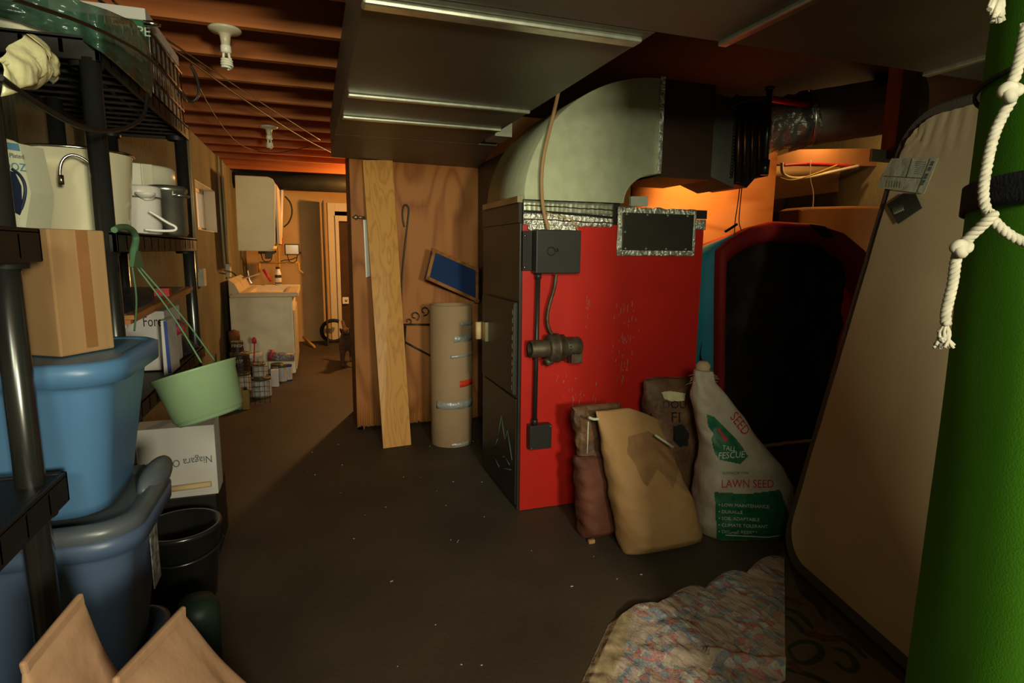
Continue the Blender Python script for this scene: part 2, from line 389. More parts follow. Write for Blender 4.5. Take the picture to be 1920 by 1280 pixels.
# upper left access panel and lower panel on the side
def sidebox(name,m,y0,y1,z0,z1,th,**k): return B(name,m,fx0-.012-th,fx0-.012,y0,y1,z0,z1,t,**k)
sd_=sidebox('side_door','box_black',2.735,3.32,.62,1.10,.022,bevel=.006)
bm=NB()
for k2 in range(10): box(bm,fx0-.040,fx0-.034,2.748,2.758,.65+k2*.043,.675+k2*.043)
box(bm,fx0-.036,fx0-.033,2.738,2.772,.63,1.09); obj('vent_strip',bm,'rust',sd_)
lp_=sidebox('lower_panel','furnace_black',2.735,3.34,.03,.60,.008,bevel=.003)
bm=NB()
for q in((2.78,.26,2.86,.40),(2.86,.40,2.90,.33),(2.90,.33,2.97,.45),(2.97,.45,3.03,.30),(3.03,.30,3.10,.22),(2.80,.20,3.0,.14),(3.0,.14,3.10,.17),(2.82,.22,2.9,.24),(2.9,.24,2.98,.20)):
    tube(bm,[(fx0-.0215,q[0],q[1]),(fx0-.0215,q[2],q[3])],.0022,6)
obj('mountain_emblem',bm,'ink_grey',lp_)
bm=NB(); tube(bm,[(fx0-.07,3.27,.84),(fx0-.07,3.27,.94)],.018,12); obj('door_handle',bm,'lightwood',sd_,label='light wooden handle')
B('handle_bracket','can_metal',fx0-.052,fx0-.030,3.19,3.26,.835,.945,sd_)
# tape and foil at the top of the red panel
def wavy_strip(name,m,x0,x1,z0,z1,y,n=60,amp=.006,parent=t,seed=0):
    bm=NB()
    grid(bm,n,4,lambda u,v:Vector((x0+u*(x1-x0),y-.004-abs(noise.noise(Vector((u*20+seed,v*4,seed))))*amp*2,z0+(z1-z0)*v+noise.noise(Vector((u*9,v*3,seed+4)))*amp)))
    return obj(name,bm,m,parent,solid=.002)
wavy_strip('foil_tape','foil',fx0-.002,1.465,FT-.012,FT+.05,fy-.004,seed=1,amp=.004)
wavy_strip('foil_tape','galv',fx0-.002,1.465,FT+.045,FT+.105,fy-.004,seed=2,amp=.003)
wavy_strip('foil_tape','foil',1.0,1.26,FT-.035,FT-.008,fy-.006,seed=5,amp=.004)
bm=NB(); tube(bm,[(fx0,fy-.013,FT+.053),(1.2,fy-.016,FT+.050),(1.46,fy-.013,FT+.035)],.006,8); obj('gap_line',bm,'ink_black',t)
bm=NB()
for zz in (FT+.018,FT+.082):
    pts=[(fx0+.48*k/24,fy-.014-random.random()*.003,zz+random.uniform(-.003,.003)-.010*k/24) for k in range(25)]
    tube(bm,pts,.0028,6)
obj('sealant_bead',bm,'copper_dull',t)
# scratches on the red face
bm=NB()
for k in range(110):
    cx=random.gauss(1.56,.035); cz=random.uniform(.66,1.10)
    if random.random()<.25: cx=random.gauss(1.27,.05); cz=random.uniform(.55,.72)
    if random.random()<.12: cx=1.34+random.uniform(-.01,.01); cz=random.uniform(.95,1.12)
    l=random.uniform(.001,.012)*(1 if random.random()<.85 else 2); w=random.uniform(.0004,.0016); s=random.uniform(-.25,.25)
    box(bm,cx-w,cx+w,fy-.0062,fy-.0042,cz-l,cz+l)
obj('scratches',bm,'scratch',t)['kind']='stuff'
# access plate with foil tape border
ax0,ax1,az0,az1=1.49,1.965,1.335,1.575
wavy_strip('foil_border','foil',ax0,ax1,az0,az0+.035,fy-.008,seed=8)
wavy_strip('foil_border','foil',ax0,ax1,az1-.03,az1+.006,fy-.008,seed=9)
wavy_strip('foil_border','foil',ax0,ax0+.035,az0,az1,fy-.009,n=12,seed=10)
wavy_strip('foil_border','foil',ax1-.03,ax1,az0,az1,fy-.009,n=12,seed=11)
pl=B('access_plate','duct_dark',ax0+.028,ax1-.022,fy-.024,fy-.004,az0+.028,az1-.022,t,bevel=.002)
bm=NB()
for k in range(4):
    for z in(az0+.036,az1-.030): lathe(bm,[(0,.030),(.006,.029),(.006,.024)],(ax0+.045+k*.122,fy,z),(0,-1,0),10)
lathe(bm,[(0,.030),(.006,.029),(.006,.024)],(ax0+.04,fy,(az0+az1)/2),(0,-1,0),10)
bm.free()
for k in range(9):
    sx_,sz_=(ax0+.045+(k%4)*.122,(az0+.036,az1-.030)[k//4]) if k<8 else (ax0+.04,(az0+az1)/2)
    bm=NB(); lathe(bm,[(0,.030),(.006,.029),(.006,.024)],(sx_,fy,sz_),(0,-1,0),10); obj('screw',bm,'galv',pl)
B('corner_cap','furnace_black',ax1,fx1+.01,fy-.01,fy+.02,1.535,1.58,t)
wavy_strip('foil_patch','foil',1.965,2.03,1.475,1.53,fy-.006,n=12,seed=13)
# ---------------- control box on furnace ----------------
c=thing('control_box',(1.14,fy-.05,1.24),'square black control box mounted at the top left of the red panel','box')
p0=PY(1003,430,2.66); p1=PY(1084,512,2.66)
cv_=B('cover','box_black',p0.x,p1.x,2.635,fy-.01,p1.z,p0.z,c,bevel=.004)
fl_=B('side_flange','black_plastic',p0.x-.048,p0.x-.001,2.690,fy-.006,p1.z+.012,p0.z-.006,c,bevel=.002)
for zz in(p1.z+.03,p0.z-.03):
    bm=NB(); lathe(bm,[(0,.012),(.006,.011),(.006,0)],(p0.x-.042,2.690,zz),(0,-1,0),10); obj('screw',bm,'chrome',fl_)
bm=NB(); lathe(bm,[(.022,0),(.022,.004),(.017,.004),(.017,0)],(p0.x+.075,2.635,(p0.z+p1.z)/2+.002),(0,-1,0),24); lathe(bm,[(0,.003),(.008,.003),(.008,0)],(p0.x+.105,2.635,(p0.z+p1.z)/2+.008),(0,-1,0),16)
obj('knockout',bm,'black_plastic',cv_)
pb=PY(1012,832,2.66)
cp=thing('junction_box',(pb.x,fy-.04,pb.z-.03),'small black junction box low on the red panel under the conduit','box')
q0=PY(999,797,2.67); q1=PY(1032,838,2.67)
jb_=B('box_body','box_black',q0.x-.02,q1.x,2.655,fy-.006,q1.z,q0.z,cp,bevel=.003)
for a in((q0.x-.01,q1.z+.008),(q1.x-.008,q0.z-.008)):
    bm=NB(); lathe(bm,[(0,.004),(.004,.003),(.004,0)],(a[0],2.655,a[1]),(0,-1,0),8); obj('screw',bm,'chrome',jb_)
bm=NB(); a=PY(1010,512,2.67); b=PY(1003,797,2.67)
tube(bm,[(a.x,2.675,p1.z-.002),(b.x,2.675,q0.z+.002)],.0115,14)
for z in (p1.z-.015,q0.z+.018): tube(bm,[(a.x*.0+(a.x if z>1 else b.x),2.675,z-.012),((a.x if z>1 else b.x),2.675,z+.012)],.016,12,smooth_it=0)
obj('conduit',bm,'black_metal',None,label='straight black conduit running down the red panel between the two boxes',cat='conduit')
bm=NB(); pts=[PY(x,y,2.655) for x,y in((1043,513),(1040,540),(1030,570),(1025,598),(1030,620),(1040,632))]; pts=[p+Vector((0,0,-.003)) if i==0 else p for i,p in enumerate(pts)]; tube(bm,pts,.0085,12,smooth_it=3)
obj('flexible_conduit',bm,'rust',None,label='ribbed grey flexible conduit curving from the control box down to the blower',cat='conduit')
# blower
bl=thing('draft_blower',PY(1040,655,2.6),'grey cylindrical draft blower sticking out sideways on the red panel','blower')
cb=PY(1045,652,2.62); XA=Vector((1,0,0))
def px_x(px): return PY(px,652,2.62).x
bm=NB(); xa=px_x(993)
lathe(bm,[(.032,0.004),(.040,0),(.043,.004),(.043,px_x(1030)-xa)],(xa,2.62,cb.z),XA,32); lathe(bm,[(.032,.004),(.032,.06)],(xa,2.62,cb.z),XA,32); lathe(bm,[(0,.06),(.032,.06)],(xa,2.62,cb.z),XA,32)
obj('inlet',bm,'rust',bl)
bm=NB(); xb=px_x(1026); w=px_x(1058)-xb
lathe(bm,[(0,0),(.060,0),(.068,.006),(.068,w*.45),(.073,w*.46),(.073,w*.62),(.066,w*.63),(.066,w-.006),(.058,w),(0,w)],(xb,2.625,cb.z),XA,36)
tube(bm,[(xb+w*.3,2.62,cb.z-.06),(xb-.01,2.62,cb.z-.072)],.02,10,smooth_it=0)
obj('housing',bm,'rust',bl)
bm=NB(); xc=px_x(1057); w2=px_x(1088)-xc
lathe(bm,[(.045,0),(.047,.01),(.047,w2-.012),(.038,w2),(0,w2)],(xc,2.62,cb.z+.005),XA,30)
box(bm,xc+w2*.35,xc+w2,2.59,2.64,cb.z-.078,cb.z-.02); obj('motor',bm,'rust',bl,bevel=.004)
bm=NB()
for k in range(5):
    a=-.9+k*.35
    box(bm,xc+.012,xc+.024,2.62-.0475*math.cos(a)-.001,2.62-.0475*math.cos(a)+.004,cb.z+.005+.0475*math.sin(a)-.003,cb.z+.005+.0475*math.sin(a)+.003)
obj('vent_slots',bm,'ink_black',bl)
B('mount_block','black_metal',xb,xb+.05,2.66,fy-.0065,cb.z-.03,cb.z+.03,bl)
# ---------------- elbow ----------------
e=thing('duct_elbow',(1.3,3,1.6),'big curved galvanized duct elbow rising from the top of the furnace','duct')
ey0,ey1=2.705,3.33; cx,cz=1.715,1.60; rox,roz=.735,.62; rix,riz=.195,.155
def arc(rx,rz,n=28): return [(cx-rx*math.cos(PI/2*i/n),cz+rz*math.sin(PI/2*i/n)) for i in range(n+1)]
ao=arc(rox,roz); ai=arc(rix,riz)
for yy in(ey0,ey1):
    bm=NB(); A=[bm.verts.new((x,yy,z)) for x,z in ao]; Bv=[bm.verts.new((x,yy,z)) for x,z in ai]
    for i in range(len(A)-1): bm.faces.new((A[i],A[i+1],Bv[i+1],Bv[i]))
    obj('side_cheek',bm,'galv_elbow',e,recalc=False)
bm=NB()
for ar in(ao,ai):
    r1=[bm.verts.new((x,ey0-.004,z)) for x,z in ar]; r2=[bm.verts.new((x,ey1,z)) for x,z in ar]
    for i in range(len(ar)-1):
        f=bm.faces.new((r1[i],r1[i+1],r2[i+1],r2[i])); f.smooth=True
obj('curved_wrap',bm,'galv_elbow',e,solid=.003)
bm=NB(); box(bm,cx-.012,cx+.012,ey0-.016,ey0,cz+riz,cz+roz+.01); obj('end_flange',bm,'foil',e,bevel=.002)
bm=NB(); box(bm,fx0-.03,fx0-.004,ey0+.01,ey1,1.585,1.615); obj('top_ledge',bm,'can_metal',fu)
# cable up the elbow
bm=NB(); tube(bm,[PY(x,y,2.665) for x,y in((1028,428),(1020,400),(1016,370),(1015,330),(1019,290),(1030,245),(1040,205),(1047,172))],.0095,8)
obj('thermostat_cable',bm,'cardboard',None,label='brown cable with black tape wraps climbing the front of the elbow',cat='cable')
bm=NB(); tube(bm,[PY(x,y,2.65) for x,y in((1024,398),(1050,405),(1075,412),(1086,435),(1084,458))],.0022,6)
obj('thin_wire',bm,'wire_yellow',None,label='thin tan wire looping around the right edge of the control box',cat='wire')
# brown duct + coil
t2=thing('cooling_coil',(2.2,2.9,1.75),'dark finned cooling coil with copper pipes hanging beside the elbow','coil')
zb=1.745; zt=2.235
G('brown_metal',(.06,.028,.014),.6,.2)
B('brown_duct','brown_metal',cx+.012,2.07,2.74,3.2,zb,zt,t2,label='dull brown duct section')
bm=NB(); a=[PY(1326,170,2.78),PY(1378,185,2.72),PY(1376,352,2.72),PY(1326,328,2.78)]; prism(bm,a,(0.02,.35,0)); obj('coil_case',bm,'duct_dark',t2,label='grey metal coil casing')
bm=NB()
for k in range(26):
    z=a[3].z+ (a[0].z-a[3].z)*k/26+.01; q=PY(1378,260,2.71)
    lathe(bm,[(.0,.008),(.009,.006),(.009,0)],(q.x,2.72,z-.02),(0,-1,0),8)
obj('fin_edge',bm,'black_metal',t2)
for px,r in((1386,.012),(1398,.012),(1412,.008),(1425,.008)):
    bm=NB(); tube(bm,[PY(px,190+(px-1386)*.1,2.70),PY(px-3,342-(px-1386)*.25,2.70)],r,10); obj('copper_pipe',bm,'copper_dull',t2)
bm=NB(); tube(bm,[PY(1368,200,2.68),PY(1395,188,2.68),PY(1430,186,2.68)],.012,10); obj('header_pipe',bm,'copper_dull',t2)
bm=NB(); p=[PY(1380,345,2.74),PY(1400,352,2.74),PY(1415,335,2.74),PY(1440,330,2.74),PY(1440,180,2.74),PY(1380,180,2.74)]; prism(bm,p,(0,.30,0)); obj('coil_block',bm,'black_metal',t2)
bm=NB(); tube(bm,[PY(1443,168,2.66),PY(1434,322,2.66)],.016,10); tube(bm,[PY(1436,300,2.66),PY(1433,328,2.66)],.022,10,smooth_it=0); lathe(bm,[(.02,0),(.026,.004),(.026,.018),(0,.022)],PY(1443,170,2.66),(0,0,1),14)
obj('black_pipe',bm,'black_gloss',t2)
# round ducts
r=thing('round_duct',(3.4,3.3,2.2),'dark round insulated duct crossing right of the coil, foil wrapped at one end','duct')
A0=PY(1430,238,3.42); A1=PY(1518,222,3.3); A2=PY(1720,190,2.95)
bm=NB(); 
def crinkle(a,b,rad,nu=40,nv=40,amp=.012,tw=3):
    u,v,d=frame_of(b-a)
    def fn(s,q):
        an=2*PI*q; rr=rad+amp*noise.noise(Vector((s*6+an*.7*tw/3,math.sin(an)*2,math.cos(an)*2)))
        return a+(b-a)*s+(u*math.cos(an)+v*math.sin(an))*rr
    return fn
grid(bm,40,48,crinkle(A0,A1,.175,amp=.03)); obj('foil_wrap',bm,'foil_dark',r,label='crinkled foil wrap')
bm=NB(); grid(bm,20,48,crinkle(A1,A2,.178,amp=.004)); obj('duct_sleeve',bm,'duct_sleeve',r,label='smooth grey duct sleeve')
bm=NB(); u,v,d=frame_of(A2-A1); lathe(bm,[(.183,-.008),(.187,0),(.183,.008)],A1,d,40); obj('band',bm,'seam',r)
# pipe red + cables in the crawl space
bm=NB(); tube(bm,[PY(1445,185,3.2),PY(1560,205,3.2)],.02,10); obj('red_pipe',bm,'wire_red',None,label='dark red pipe above the foil wrapped duct',cat='pipe')
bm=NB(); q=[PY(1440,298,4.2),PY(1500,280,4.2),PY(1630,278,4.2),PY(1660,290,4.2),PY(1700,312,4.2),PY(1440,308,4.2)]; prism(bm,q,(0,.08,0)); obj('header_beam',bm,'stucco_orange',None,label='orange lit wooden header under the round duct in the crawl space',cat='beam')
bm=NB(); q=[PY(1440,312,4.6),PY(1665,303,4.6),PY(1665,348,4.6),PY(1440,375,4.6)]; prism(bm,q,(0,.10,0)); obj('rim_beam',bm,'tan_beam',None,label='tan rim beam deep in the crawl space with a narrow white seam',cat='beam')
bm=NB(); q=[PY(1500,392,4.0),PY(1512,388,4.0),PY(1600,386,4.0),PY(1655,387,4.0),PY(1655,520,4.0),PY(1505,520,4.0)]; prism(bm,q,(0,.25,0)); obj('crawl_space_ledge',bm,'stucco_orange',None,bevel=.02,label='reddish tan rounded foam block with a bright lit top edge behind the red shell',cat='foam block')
bm=NB(); q=[PY(1480,396,4.3),PY(1535,392,4.3),Vector((PY(1535,460,4.3).x,4.3,0)),Vector((PY(1485,460,4.3).x,4.3,0))]; prism(bm,q,(0,.3,0)); obj('dark_bin',bm,'black_metal',None,label='dark bin left of the reddish foam block in the crawl space',cat='bin')
bm=NB(); tube(bm,[PY(1466,305,4.17),PY(1466,325,4.17),PY(1480,334,4.17),PY(1510,334,4.17),PY(1560,322,4.17),PY(1610,311,4.17)],.014,10); obj('white_hose',bm,'wire_white',None,label='thick white cable sagging under the orange header',cat='cable')
bm=NB(); tube(bm,[PY(1468,310,4.19),PY(1520,306,4.19),PY(1600,311,4.19)],.013,10); obj('red_pipe',bm,'wire_red',None,label='bright red pipe along the orange header above the white cable',cat='pipe')
bm=NB(); tube(bm,[PY(1462,333,4.16),PY(1485,340,4.16),PY(1530,325,4.16),PY(1570,309,4.16)],.006,8); obj('yellow_wire',bm,'wire_yellow',None,label='thin yellow wire hanging around the white cable',cat='wire')
bm=NB(); tube(bm,[PY(1520,300,4.16),PY(1518,335,4.16),PY(1526,360,4.16),PY(1524,392,4.16)],.004,6); obj('hanging_wire',bm,'wire_white',None,label='thin pale wire hanging down beside the dark bin',cat='wire')
bm=NB(); tube(bm,[PY(1387,352,3.0),PY(1383,385,3.0),PY(1378,415,3.0),PY(1377,440,3.0)],.003,6); tube(bm,[PY(1391,352,3.0),PY(1387,390,3.0),PY(1385,418,3.0),PY(1390,432,3.0)],.003,6); tube(bm,[PY(1360,434,3.0),PY(1370,428,3.0),PY(1382,420,3.0)],.008,6)
obj('dangling_wire',bm,'wire_black',None,label='pair of thin dark wires dangling under the coil in front of the orange plywood',cat='wire')
B('junction_plate','label_paper',PY(1635,290,2.6).x,PY(1690,290,2.6).x,2.6,2.615,PY(1650,303,2.6).z,PY(1650,280,2.6).z,None,label='small white plate above the top left corner of the beige box spring',cat='plate')
bm=NB(); q=[PY(1183,368,2.95),PY(1215,368,2.95),PY(1215,386,2.95),PY(1183,386,2.95)]; prism(bm,q,(0,.02,0)); obj('white_clip',bm,'label_paper',None,label='small pale square clip in the dark gap under the elbow',cat='clip')
# post by the box spring
bm=NB(); a=PY(1690,100,2.5); box(bm,a.x+.09,a.x+.24,2.55,2.64,1.9,2.50); obj('wooden_post',bm,'darkwood',None,label='dark reddish wooden post behind the upper corner of the box spring',cat='post')
# return plenum behind the tube
bm=NB(); box(bm,1.215,1.95,3.72,4.38,0,1.99); obj('return_duct',bm,'furnace_black',None,label='dark vertical duct cabinet between the plywood closet and the furnace',cat='duct')
# ---------------- oak board, closet front stuff ----------------
bm=NB(); b0=PZ(719,841,0.0); b1=PZ(771,834,0.0); tt0=PY(680,300,4.34); tt1=PY(736,300,4.34)
n=(b1-b0).cross(tt0-b0).normalized(); n=n if n.y>0 else -n
prism(bm,[b0+Vector((0,0,.002)),b1+Vector((0,0,.002)),tt1,tt0],n*.018); obj('oak_board',bm,'oak',None,label='long varnished oak board leaning upright on the plywood closet',cat='board')
bt=thing('cardboard_tube',(.895,3.82,0),'tall tan cardboard tube with silver tape strips beside the furnace','tube')
tc_=Vector((.897,3.93,0)); tr=.146; th_=.985
bm=NB(); lathe(bm,[(tr-.012,.02),(tr-.003,.0),(tr,.003),(tr,th_-.003),(tr-.006,th_),(tr-.012,th_-.003),(tr-.012,.02)],tc_,seg=64); obj('tube_wall',bm,'tube_card',bt)
bm=NB(); lathe(bm,[(0,.05),(tr-.012,.05)],tc_,seg=32); obj('inner_floor',bm,'cardboard_inner',bt)
def patch(name,m,pa,pb,z0,z1,slope=0,rad=tr+.0015,parent=bt):
    a0=pa; a1=pb; bm=NB()
    grid(bm,14,2,lambda u,v:Vector((tc_.x+rad*math.cos(a0+(a1-a0)*u),tc_.y+rad*math.sin(a0+(a1-a0)*u),z0+(z1-z0)*v+slope*u)))
    return obj(name,bm,m,parent,solid=.001)
def ang(px):
    best=min([(abs((Vector((tc_.x+tr*math.cos(a),tc_.y+tr*math.sin(a),.5))-O).dot(BR)/(Vector((tc_.x+tr*math.cos(a),tc_.y+tr*math.sin(a),.5))-O).dot(BF)*F+960-px),a) for a in [-PI+.3+k*.01 for k in range(250)]])
    return best[1]
def zz(px,py): return PY(px,py,3.79).z
patch('tape_strip','steel_duct_tape',ang(865),ang(892),zz(865,611),zz(865,604))
patch('tape_strip','steel_duct_tape',ang(851),ang(892),zz(855,642),zz(855,629),.005)
patch('tape_strip','steel_duct_tape',ang(845),ang(892),zz(850,672),zz(850,666),.01)
patch('red_tape','orange_tape',ang(862),ang(892),zz(865,726),zz(865,714),.006)
patch('duct_tape_band','steel_duct_tape',ang(818),ang(892),zz(840,768),zz(840,754),.0)
patch('tape_strip','steel_duct_tape',ang(845),ang(880),zz(860,836),zz(860,830))
bb=thing('bulletin_board',PY(850,520,4.2),'blue fabric pinboard with a wooden frame tilted behind the cardboard tube','pinboard')
q=[PY(812,465,4.1),PY(798,523,4.1),PY(896,567,4.32),PY(896,503,4.32)]
c0=sum(q,Vector())/4; n=(q[1]-q[0]).cross(q[2]-q[0]).normalized(); n=n if n.y>0 else -n
bm=NB(); prism(bm,q,n*.02); obj('pin_fabric',bm,'blue_fabric',bb)
bm=NB()
for a,b in((0,1),(1,2),(2,3),(3,0)):
    d=(q[b]-q[a]); L=d.length; d.normalize(); s=d.cross(n).normalized(); mid=(q[a]+q[b])/2
    ins=(c0-mid).dot(s); s=s if ins>0 else -s
    obox(bm,mid+s*.012+n*.006,d*(L/2),s*.012,n*.016)
obj('frame',bm,'framewood',bb,bevel=.002)
# hook, pole, hanger bracket, white stake on the plywood
bm=NB(); tube(bm,[PY(x,y,4.375) for x,y in((758,425),(754,405),(756,385),(762,383),(767,390),(765,410),(758,470),(753,520),(752,560))],.006,8); obj('shepherd_hook',bm,'black_metal',None,label='thin black shepherd hook leaning on the plywood right of the oak board',cat='hook')
bm=NB(); tube(bm,[PY(x,y,4.33) for x,y in((760,610),(758,650),(762,800))],.008,8,smooth_it=0); tube(bm,[PY(757,608,4.33),PY(812,608,4.33)],.006,8); tube(bm,[PY(758,640,4.33),PY(810,668,4.33)],.006,8)
def curl(cx,cy,r,t0,t1,s=1): return [PY(cx+r*(1-.6*k/14)*math.cos(t0+(t1-t0)*k/14),cy-r*(1-.6*k/14)*math.sin(t0+(t1-t0)*k/14),4.33) for k in range(15)]
tube(bm,curl(778,592,9,-1.2,5.0),.004,6); tube(bm,curl(796,582,9,-1.8,4.6),.004,6); tube(bm,curl(766,602,6,-1.2,4.0),.004,6)
obj('scroll_bracket',bm,'black_metal',None,label='black wrought iron plant bracket with scrolls behind the cardboard tube',cat='bracket')
st=thing('white_stake',PY(688,520,4.37),'white plastic stake with a brass tip standing left of the oak board','stake')
bm=NB(); prism(bm,[PY(681,412,4.37),PY(688,412,4.37),PY(694,518,4.37),PY(686,520,4.37)],(0,.012,0)); obj('stake',bm,'white_plastic',st)
bm=NB(); tube(bm,[PY(668,407,4.37),PY(684,408,4.37)],.010,8); lathe(bm,[(0,-.03),(.022,0),(.012,.01)],PY(668,407,4.37),(1,0,0),10); obj('brass_tip',bm,'can_metal',st)
# ---------------- lamps ----------------
lb=thing('ceiling_lamp',(-.31,2.88,2.27),'near bare spiral bulb in a round white ceiling socket beside the top shelf','lamp',)
def bulb(root,x,y,z):
    bm=NB(); lathe(bm,[(0,-.002),(.06,-.002),(.066,-.008),(.060,-.016),(.03,-.024),(.022,-.03),(.018,-.065),(.019,-.07),(0,-.07)],(x,y,z),seg=32); obj('socket',bm,'porcelain',root)
    bm=NB(); lathe(bm,[(0,-.07),(.019,-.071),(.021,-.075),(.021,-.098),(.016,-.102),(0,-.102)],(x,y,z),seg=24); bs_=obj('bulb_base',bm,'cfl',root)
    bm=NB(); pts=[]
    for k in range(90):
        a=k*.30; rr=.020*math.sin(min(1,.55+k/60)*PI/2) if k<60 else .022-.014*((k-60)/30)**2; pts.append((x+rr*math.cos(a),y+rr*math.sin(a),z-.122-.042*k/90))
    tube(bm,pts,.0050,8,smooth_it=0); tube(bm,[(x-.010,y,z-.10),(x-.012,y,z-.124)],.0055,8,smooth_it=0); tube(bm,[(x+.010,y,z-.10),(x+.012,y,z-.124)],.0055,8,smooth_it=0)
    obj('spiral_tube',bm,'cfl',bs_)
bulb(lb,-.31,2.88,2.27)
l2=copy_tree(lb); l2.location=(-.27,4.95,2.27); l2['label']='far bare spiral bulb in a white ceiling socket, deep above the washing corner'
for o in (lb,l2): o['group']='ceiling bulb sockets'
# ---------------- cables along joists ----------------
def cable(pts,r,label,m='wire_black',name='ceiling_cable'):
    bm=NB(); tube(bm,pts,r,6); obj(name,bm,m,None,label=label,cat='cable')
cable([PZ(185,0,2.2),PZ(230,30,2.2),PZ(345,105,2.2),PZ(440,175,2.22),PZ(560,255,2.24),PZ(630,290,2.25)],.005,'black cable strung diagonally under the joists, the lower of two')
cable([PZ(210,0,2.22),PZ(250,35,2.22),PZ(340,92,2.22),PZ(470,180,2.24),PZ(600,262,2.25)],.004,'black cable strung diagonally under the joists, the upper of two')
cable([PZ(358,120,2.22),PZ(370,160,2.2),PZ(410,230,2.2),PZ(450,275,2.2),PZ(510,290,2.2),PZ(580,275,2.22)],.0035,'thin cable sagging in a loop below the far bulb')
cable([PX(0,145,-.47),PX(60,190,-.47),PX(160,245,-.47),PX(230,245,-.47),PX(272,220,-.47),PX(276,175,-.47)],.006,'black cord drooping in front of the top shelf and its post',name='power_cord')
cable([PX(20,-3,-.45),PX(180,50,-.45),PX(290,112,-.46),PX(350,190,-.48)],.004,'thin black wire across the green plastic bag',name='thin_cable')
# ---------------- shelving units ----------------
SX0,SX1=-.845,-.505
def shelf(root,y0,y1,zt,h=.058):
    bm=NB(); x0,x1=SX0,SX1
    t_=.012
    box(bm,x0,x1,y0,y0+t_,zt-h,zt); box(bm,x0,x1,y1-t_,y1,zt-h,zt); box(bm,x0,x0+t_,y0,y1,zt-h,zt); box(bm,x1-t_,x1,y0,y1,zt-h,zt)
    box(bm,x0,x1,y0,y1,zt-.012,zt-.004)
    n=int((y1-y0)/.09)
    for k in range(1,n): yy=y0+(y1-y0)*k/n; box(bm,x0,x1,yy-.006,yy+.006,zt-h+.006,zt-.01)
    for k in range(1,4): xx=x0+(x1-x0)*k/4; box(bm,xx-.006,xx+.006,y0,y1,zt-h+.012,zt-.01)
    for yy in (y0+.045,y1-.045):
        for xx in(x0+.045,x1-.045): lathe(bm,[(.036,zt-h-.012),(.038,zt-h),(.038,zt-.01)],(xx,yy,0),seg=20)
    for k in range(6 if y0>1 else 0):
        yy=y1-.12-k*.05; box(bm,x1-.0005,x1+.002,yy,yy+.006,zt-h+.012,zt-.012)
    obj('shelf',bm,'black_plastic',root,bevel=.003)
def post(root,x,y,z1=1.9,z0=0,r=.0245):
    bm=NB(); lathe(bm,[(0,z0),(r,z0),(r,z1),(0,z1)],(x,y,0),seg=28); obj('post',bm,'black_gloss',root)
u2=thing('shelving_unit',(-.68,2.5,0),'far black plastic shelving unit holding the white enamel pots','shelf')
for z in(1.89,1.395,.895): shelf(u2,1.884,3.08,z)
post(u2,-.535,1.905,1.84); post(u2,-.535,3.035,1.84); post(u2,-.80,2.44,1.84); post(u2,-.80,3.035,1.84)
u1=thing('shelving_unit',(-.68,.9,0),'near black plastic shelving unit whose thick post crosses the blue tubs','shelf')
for z in(1.89,1.385,.885): shelf(u1,.35,1.405,z,.065)
post(u1,-.549,1.352,1.84,r=.0250); post(u1,-.81,1.352,1.84)
u1['group']=u2['group']='black plastic shelving units'
# ---------------- storage tubs ----------------
def tub(root,cx_,cy_,w,d,z0,z1,m,taper=.05,rim=.028,rad=.07,rimh=.045,ribs=True):
    bm=NB(); rings=[]
    prof=[(0,z0),(1,z0+.0)]
    nz=14
    def ring(W_,D_,z,rd):
        return [bm.verts.new((cx_+x,cy_+y,z)) for x,y in rrect(W_,D_,rd,8)]
    R=[]
    for k in range(nz+1):
        s=k/nz; R.append(ring(w-2*taper*(1-s),d-2*taper*(1-s),z0+(z1-rimh-z0)*s,rad))
    R.append(ring(w+rim*2,d+rim*2,z1-rimh,rad+rim)); R.append(ring(w+rim*2+.004,d+rim*2+.004,z1-.006,rad+rim)); R.append(ring(w+rim*1.2,d+rim*1.2,z1,rad+rim*.6)); R.append(ring(w-.008,d-.008,z1-.004,rad))
    R.append(ring(w-.02,d-.02,z1-.06,rad)); 
    for a,b in zip(R,R[1:]):
        for i in range(len(a)):
            j=(i+1)%len(a); f=bm.faces.new((a[i],a[j],b[j],b[i])); f.smooth=True
    bm.faces.new(R[0]); bm.faces.new(R[-1])
    if ribs:
        for v in bm.verts:
            if v.co.z<z1-rimh-.002 and abs(v.co.x-cx_)<w/2-rad*.9 : pass
    return obj('tub_body',bm,m,root,sub=0)
tb=thing('storage_tub',(-.64,1.64,.30),'dark blue storage tub with grey lid under the lighter blue tub','storage tub')
cx1,cy1=-.637,1.66
tub(tb,cx1,cy1,.41,.38,.30,.70,'navy_tub',taper=.045)
bm=NB(); r1=rrect(.464,.43,.10,8); r2=rrect(.42,.385,.08,8)
ra=[bm.verts.new((cx1+x,cy1+y,.690)) for x,y in r1]; rb=[bm.verts.new((cx1+x,cy1+y,.722)) for x,y in r1]; rc=[bm.verts.new((cx1+x,cy1+y,.734)) for x,y in r2]; rd=[bm.verts.new((cx1+x*.9,cy1+y*.88,.716)) for x,y in r2]
for a,b in((ra,rb),(rb,rc),(rc,rd)):
    for i in range(len(a)): j=(i+1)%len(a); bm.faces.new((a[i],a[j],b[j],b[i])).smooth=True
bm.faces.new(rd); bm.faces.new(ra); obj('lid',bm,'gray_lid',tb,label='dark grey snap lid')
bm=NB(); lathe(bm,[(0,-.10)]+[(.040*math.cos(a_),.10*math.sin(a_)) for a_ in [-1.45+k_*.29 for k_ in range(11)]]+[(0,.10)],(cx1+.205,cy1+.10,.728),(.1,1,.12),24,sx=.8); obj('lid_latch',bm,'gray_lid',tb)
bm=NB(); box(bm,cx1+.198,cx1+.2005,cy1+.02,cy1+.09,.44,.60); obj('sticker',bm,'printed_mix',tb)
